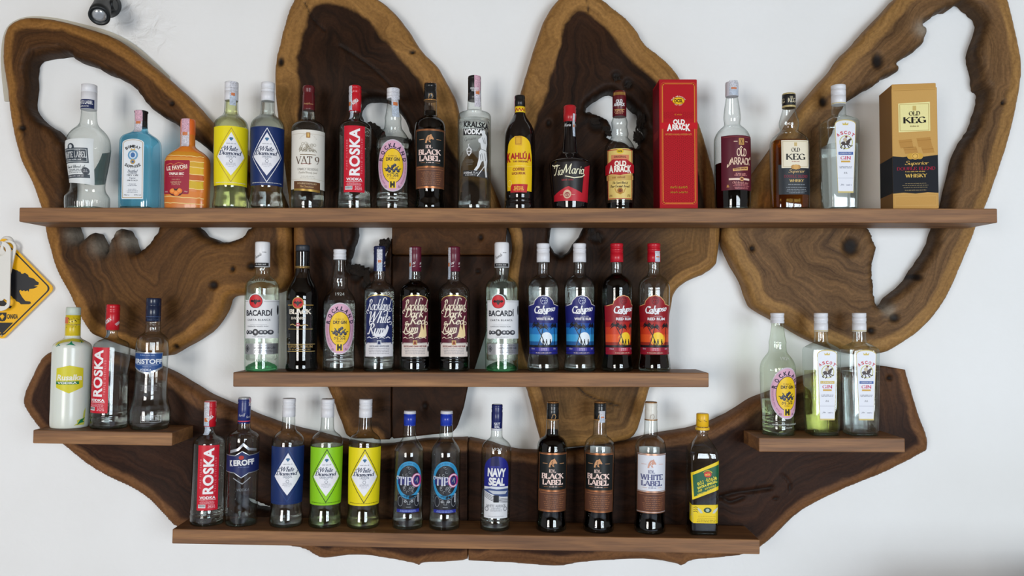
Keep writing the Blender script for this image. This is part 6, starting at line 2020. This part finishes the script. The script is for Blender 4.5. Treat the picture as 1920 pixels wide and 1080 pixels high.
Bo(D_EXTRA, 'arrack_bottle', 'square bottle with yellow cap and slanted green and yellow label', 1315, 775, 0, face=False)

# ------------------------------------------------------------------ gift boxes
def gift_box(name, label, x0, x1, top, sh, dep, rz, body, side_art, front_art, xl=None):
    y = YB
    p = P((x0 + x1) / 2, TB, y)
    z = sh.z(p.x)
    k = 0.0013
    H = (P((x0 + x1) / 2, top, y).z - z) / k
    W = (x1 - x0)
    e = empty(name, (p.x, y, z + 0.0003))
    e.rotation_euler = (0, 0, math.radians(rz))
    e.scale = (k, k, k)
    tag(e, label, 'box', 'cardboard bottle boxes')
    bm = bmesh.new()
    box_bm(bm, (-W / 2, -dep / 2, 0), (W / 2, dep / 2, H), .5)
    link('carton', bm_mesh(bm, 'carton'), body, e)
    o = link('front_print', art_mesh('front_print', front_art(H, W), None, flat=-dep / 2 + .2), [], e)
    if side_art:
        me = art_mesh('shaded_side_print', side_art(H, dep), None, flat=-W / 2 + .2)
        s = link('shaded_side_print', me, [], e)
        s.rotation_euler = (0, 0, -PI / 2)
    bm = bmesh.new()
    box_bm(bm, (-W / 2 + 1, -dep / 2 + 1, H - .4), (W / 2 - 1, dep / 2 - 1, H + .7), .2)
    link('lid_flap', bm_mesh(bm, 'lid_flap'), body, e)
    return e

def boxed(items):
    return [(v, f, c, L, 'box') for v, f, c, L, _ in items]
def red_front(H, W):
    a = Art(1265.5, 395, Z5)
    cx = 253
    r1, g = (176, 26, 34), (214, 130, 50)
    a.rect(cx - 128, 84, cx + 134, 950, (180, 26, 36), 0)
    # raised honeycomb print
    for j in range(26):
        for i in range(8):
            x, y = cx - 106 + i * 30 + (15 if j % 2 else 0), 300 + j * 25
            if x < cx + 112 and y < 936 and not (335 < y < 470):
                a.ring(x, y, 10, 10, 2.4, (156, 20, 30), 1, n=8)
    a.line([(cx - 112, 100), (cx - 100, 88), (cx + 104, 88), (cx + 116, 100), (cx + 116, 930), (cx + 104, 942), (cx - 100, 942), (cx - 112, 930)], 6, g, 2, closed=True)
    a.line([(cx - 122, 92), (cx - 108, 78), (cx + 112, 78), (cx + 126, 92), (cx + 126, 938), (cx + 112, 952), (cx - 108, 952), (cx - 122, 938)], 3, (206, 90, 50), 2, closed=True)
    a.rect(cx - 130, 366, cx + 136, 412, (196, 26, 36), 3)
    a.arctext('THE ORIGINAL', cx + 2, 232, 52, 52, 150, 30, 13, (244, 214, 190), .02, 3, .8).ell(cx + 2, 210, 44, 27, (206, 140, 30), 3).ell(cx + 2, 210, 40, 23, (236, 186, 30), 4).text('DCSL', cx + 2, 210, 60, 24, (60, 20, 14), 0, .04, L=5).arctext('EST 1924', cx + 2, 196, 40, 46, 235, 305, 9, (244, 214, 190), .01, 3, .8, True)
    a.small(cx - 36, cx + 36, [310], 8, (206, 110, 40), 3)
    w_ = (248, 240, 234)
    a.text('OLD', cx + 4, 362, 84, 38, w_, 0, .05, L=5).text('A', cx - 64, 402, 36, 52, w_, 0, .05, L=5).text('RRAC', cx + 2, 400, 92, 42, w_, 0, .05, L=5).text('K', cx + 68, 402, 34, 52, w_, 0, .05, L=5)
    a.text('MATURED IN HALMILLA WOODEN VATS', cx, 451, 186, 12, (226, 140, 70), 0, .02, L=4)
    a.sinh('0123 01302', cx, 828, 122, 18, (236, 170, 60), L=4).sinh('3012 13023', cx, 864, 122, 14, (236, 170, 60), L=4)
    return boxed(a.items)
def red_side(H, D):
    a = Art(0, 0)
    a.add([(-D * .46, 4), (D * .46, 4), (D * .46, H - 4), (-D * .46, H - 4)], [(0, 1, 2, 3)], (120, 18, 28), 0, None)  # darker red than the front: shade of the left side painted in
    a.add([(-D * .38, H * .56), (D * .38, H * .56), (D * .38, H * .62), (-D * .38, H * .62)], [(0, 1, 2, 3)], (150, 40, 40), 1, None)
    return boxed(a.items)
gift_box('gift_box', 'tall red cardboard bottle box with gold border on the top shelf', 1231, 1301, 159, S_TOP, 66, 0, mat((176, 26, 36), .6, 0, 0, .12), red_side, red_front)

def keg_front(H, W):
    a = Art(1702.5, 395, Z6)
    cx = 1014
    gd, bk = (196, 150, 82), (32, 34, 40)
    def q(pts):
        return pts
    a.rect(cx - 152, 120, cx + 152, 980, gd, 0)
    a.rect(cx - 148, 128, cx + 148, 880, (202, 158, 90), 1)
    a.line([(cx - 140, 135), (cx + 140, 135)], 3, (176, 130, 66), 2)
    a.poly([(cx - 108, 228), (cx + 104, 222), (cx + 104, 430), (cx - 108, 434)], (236, 226, 160), 2).frame(cx - 100, 234, cx + 96, 426, 3, (186, 160, 90), 3).rect(cx - 12, 248, cx + 12, 282, (206, 180, 110), 3)
    a.serif('OLD', cx, 302, 76, 32, (44, 38, 32), tk=.2, L=4).serif('KEG', cx, 350, 152, 48, (38, 34, 30), tk=.24, tn=.08, L=4).small(cx - 40, cx + 40, [394], 6, (120, 100, 60), 4)
    for x0, y0, x1, y1 in ((cx - 110, 490, cx - 10, 545), (cx + 10, 480, cx + 115, 540), (cx - 80, 545, cx + 20, 585), (cx + 40, 545, cx + 130, 585)):
        a.poly([(x0, y0), (x1 - 12, y0 - 6), (x1, y1), (x0 + 14, y1 + 4)], (186, 138, 72), 2).line([(x0 + 8, y0 + 16), (x1 - 8, y0 + 12)], 4, (170, 122, 60), 3)
    a.poly([(cx - 152, 604), (cx - 80, 612), (cx - 20, 604), (cx + 60, 612), (cx + 152, 602), (cx + 152, 872), (cx + 80, 866), (cx, 874), (cx - 80, 866), (cx - 152, 872)], bk, 2)
    a.ell(cx - 30, 608, 24, 22, (206, 160, 70), 3).ell(cx + 30, 608, 24, 22, (206, 160, 70), 3).ell(cx, 608, 26, 24, (226, 180, 90), 4).ring(cx, 608, 18, 16, 3, (150, 104, 40), 5, n=14)
    a.script('Superior', cx + 10, 660, 160, 40, (226, 184, 96), tk=.13, L=4).serif('DOUBLE BLEND', cx + 4, 696, 256, 24, (176, 40, 66), tk=.15, L=4).small(cx - 90, cx + 90, [718], 5, (206, 170, 90), 4).serif('WHISKY', cx + 4, 746, 146, 28, (230, 190, 96), tk=.22, L=4)
    a.small(cx - 90, cx + 90, [802, 816, 830, 850], 4, (170, 150, 110), 4, seed=8)
    a.frame(cx - 140, 890, cx + 140, 960, 3, (206, 166, 100), 1)
    return boxed(a.items)
def keg_side(H, D):
    a = Art(0, 0)
    a.add([(-D * .495, 0.5), (D * .495, .5), (D * .495, H - 1), (-D * .495, H - 1)], [(0, 1, 2, 3)], (150, 108, 58), 0, None)  # the front's gold darkened, shade on the left side put into the colour
    a.add([(-D * .495, H * .13), (D * .495, H * .13), (D * .495, H * .42), (-D * .495, H * .42)], [(0, 1, 2, 3)], (32, 34, 40), 1, None)
    return boxed(a.items)
gift_box('gift_box', 'gold and black cardboard whisky box at the right end of the top shelf', 1665, 1742, 168, S_TOP, 74, -8, mat((196, 150, 82), .6, 0, 0, .12), keg_side, keg_front)

# ------------------------------------------------------------------ wall lamp
def tube(name, pts, m, parent, segs=24):
    """solid of revolution along an axis: pts (distance, radius) on local z"""
    me = loft(name, [(d, r, r, 2.0) for d, r in pts], segs)
    return link(name, me, m, parent)
BLKM = mat((20, 24, 26), .45)
pm = P(206, 12, 0)
lamp = empty('wall_lamp', (pm.x, 0, pm.z))
tag(lamp, 'small black adjustable spotlight mounted on the wall at the top left', 'lamp')
o = tube('wall_mount', [(0.0, .031), (.022, .031), (.026, .028)], BLKM, lamp, 32)
o.rotation_euler = (PI / 2, 0, 0)
o = tube('arm', [(0, .010), (.06, .010)], BLKM, lamp)
o.rotation_euler = (PI / 2, 0, 0)
face = P(186, 30, -0.115) - lamp.location
axis = Vector((0.22, -0.66, -0.72)).normalized()
qrot = axis.to_track_quat('Z', 'Y')
head = tube('spot_head', [(-.10, .016), (-.085, .019), (-.05, .021), (-.02, .0245), (0, .025), (0.0, .020), (-.006, .018)], BLKM, lamp, 36)
head.rotation_mode = 'QUATERNION'
head.rotation_quaternion = qrot
head.location = face
lens = tube('lens', [(-.0050, .0172), (-.001, .0160), (.0012, .008)], mat((196, 200, 202), .14, .6), head, 28)
lens2 = tube('reflector', [(-.0058, .0182), (-.0030, .0182)], mat((40, 42, 44), .4), head, 28)
kn = tube('knuckle', [(-.016, .013), (.016, .013)], BLKM, lamp)
kn.rotation_euler = (0, PI / 2, 0)
kn.location = face + axis * -.07 + Vector((0.01, 0.012, 0))

# ------------------------------------------------------------------ yellow sign with bottle openers
sc_ = P(7, 541, -0.006)
sk = (P(107, 541, -0.006) - P(7, 541, -0.006)).x / 100
sign = empty('warning_sign', (sc_.x, 0, sc_.z))
tag(sign, 'yellow diamond bear-crossing sign hanging on the wall at the left edge', 'sign')
def rounded_diamond(r, k=6):
    pts = []
    c = r - 12
    for q, (dx, dz) in enumerate(((1, 0), (0, 1), (-1, 0), (0, -1))):
        for i in range(k + 1):
            t = math.radians(q * 90 - 45 + 90 * i / k)
            pts.append(((dx * c + 8.5 * math.cos(t)) * sk, (dz * c + 8.5 * math.sin(t)) * sk))
    return pts
poly_prism('sign_plate', rounded_diamond(97), -0.010, -0.0075, mat((248, 186, 18), .35), sign)
def zs(x, y):       # zoomed sign coordinates -> sign pixels
    return (x * .2037 - 7, -(430 + y * .2037 - 541))
def sprism(name, pts, y, m, par=sign):
    return poly_prism(name, [(x * sk, z * sk) for x, z in pts], -0.0100 - y - .0004, -0.0100 - y + .0002, m, par)
bk = mat((26, 28, 34), .4)
ring_o = [(x, z) for x, z in rounded_diamond(91)]
ring_i = [(x, z) for x, z in rounded_diamond(87.6)]
poly_prism('border_line', ring_o, -0.0106, -0.0099, bk, sign, holes=[ring_i])
bear = [(-60, 360), (-20, 345), (40, 348), (105, 355), (150, 375), (165, 378), (185, 392), (190, 386), (205, 410), (220, 408), (235, 400), (265, 420), (272, 438), (290, 445), (320, 455), (340, 476), (365, 490), (362, 510), (320, 522), (355, 525), (342, 536), (320, 545), (280, 550), (272, 576), (264, 562), (240, 572), (232, 560), (212, 570), (200, 558), (186, 566), (194, 590), (215, 625), (245, 660), (288, 664), (298, 680), (280, 690), (205, 690), (185, 670), (160, 662), (150, 645), (132, 636), (120, 618), (100, 600), (60, 590), (20, 600), (40, 650), (90, 695), (122, 708), (110, 728), (70, 722), (10, 700), (-40, 640), (-80, 600), (-120, 660), (-100, 720), (-180, 700), (-200, 600), (-190, 480), (-140, 390)]
sprism('bear_silhouette', [zs(*p) for p in bear], 0.0, bk)
sprism('arrow_mark', [zs(*p) for p in ((-65, 858), (138, 858), (36, 964))], 0.0, bk)
sprism('emblem_shield', [zs(*p) for p in ((0, 766), (74, 766), (74, 818), (60, 842), (36, 848), (10, 842), (0, 818))], 0.0, bk)
leaf = [(36, 776), (42, 790), (50, 786), (48, 800), (58, 796), (54, 806), (46, 816), (48, 822), (38, 820), (38, 834), (34, 834), (34, 820), (24, 822), (26, 816), (16, 806), (12, 796), (22, 800), (20, 786), (30, 790)]
sprism('maple_leaf', [zs(*p) for p in leaf], 0.0006, mat((248, 186, 18), .35))
V, F, _ = font_mesh('CANADA', .03, 0, 1.0)
c0 = zs(130, 802)
me = bpy.data.meshes.new('sign_lettering')
me.from_pydata([((c0[0] + v[0] * 20) * sk, -0.0108, (c0[1] + v[1] * 9) * sk) for v in V], [], F)
link('sign_lettering', me, bk, sign)
o = tube('screw', [(0, .003), (.002, .003), (.003, .002)], mat((170, 160, 140), .3, .8), sign, 14)
o.rotation_euler = (PI / 2, 0, 0)
o.location = (zs(36, 975)[0] * sk, -0.010, zs(36, 975)[1] * sk)

STEEL = mat((232, 230, 224), .35, .1)
def opener(label, cx, top, tilt, y, hw=18.5, ln=134):
    k = sk
    c = P(cx, top + 22, y)
    out = []
    r = hw
    for i in range(13):
        t = PI * i / 12
        out.append((r * math.cos(t) * k, (r * math.sin(t)) * k))
    for i in range(13):
        t = PI + PI * i / 12
        out.append((r * math.cos(t) * k, (-(ln - 2 * r) + r * .75 * math.sin(t)) * k))
    h1 = [(9.5 * math.cos(-2 * PI * i / 20) * k, (1 + 9.5 * math.sin(-2 * PI * i / 20)) * k) for i in range(20)]
    zb = -(ln - 2 * r)
    h2 = [(x * k, (zb + z) * k) for x, z in ((-13, 6), (-8, 9), (-4, 5), (4, 5), (8, 9), (13, 6), (13, -1), (9, -5), (-9, -5), (-13, -1))]
    o = poly_prism('bottle_opener', out, -.0016, .0016, STEEL, None, holes=[h1, h2])
    o.location = c
    o.rotation_euler = (0, tilt, 0)
    return tag(o, label, 'bottle opener', 'steel bottle openers on the hook')
opener('flat white steel bottle opener hanging upright in front of the yellow sign', 2, 449, 0.0, -0.030)
opener('flat steel bottle opener hanging slanted behind the upright one', 16, 443, 0.20, -0.022, 14.5, 110)
hk = empty('wall_hook', P(14, 458, 0))
tag(hk, 'small white wall hook holding the bottle openers', 'hook')
o = tube('hook_peg', [(0, .006), (.036, .0055), (.040, .004)], mat((222, 220, 214), .4), hk, 18)
o.rotation_euler = (PI / 2, 0, 0)
o = tube('hook_plate', [(0, .017), (.004, .017), (.0055, .014)], mat((222, 220, 214), .4), hk, 26)
o.rotation_euler = (PI / 2, 0, 0)
o.location = (0, 0, .004)
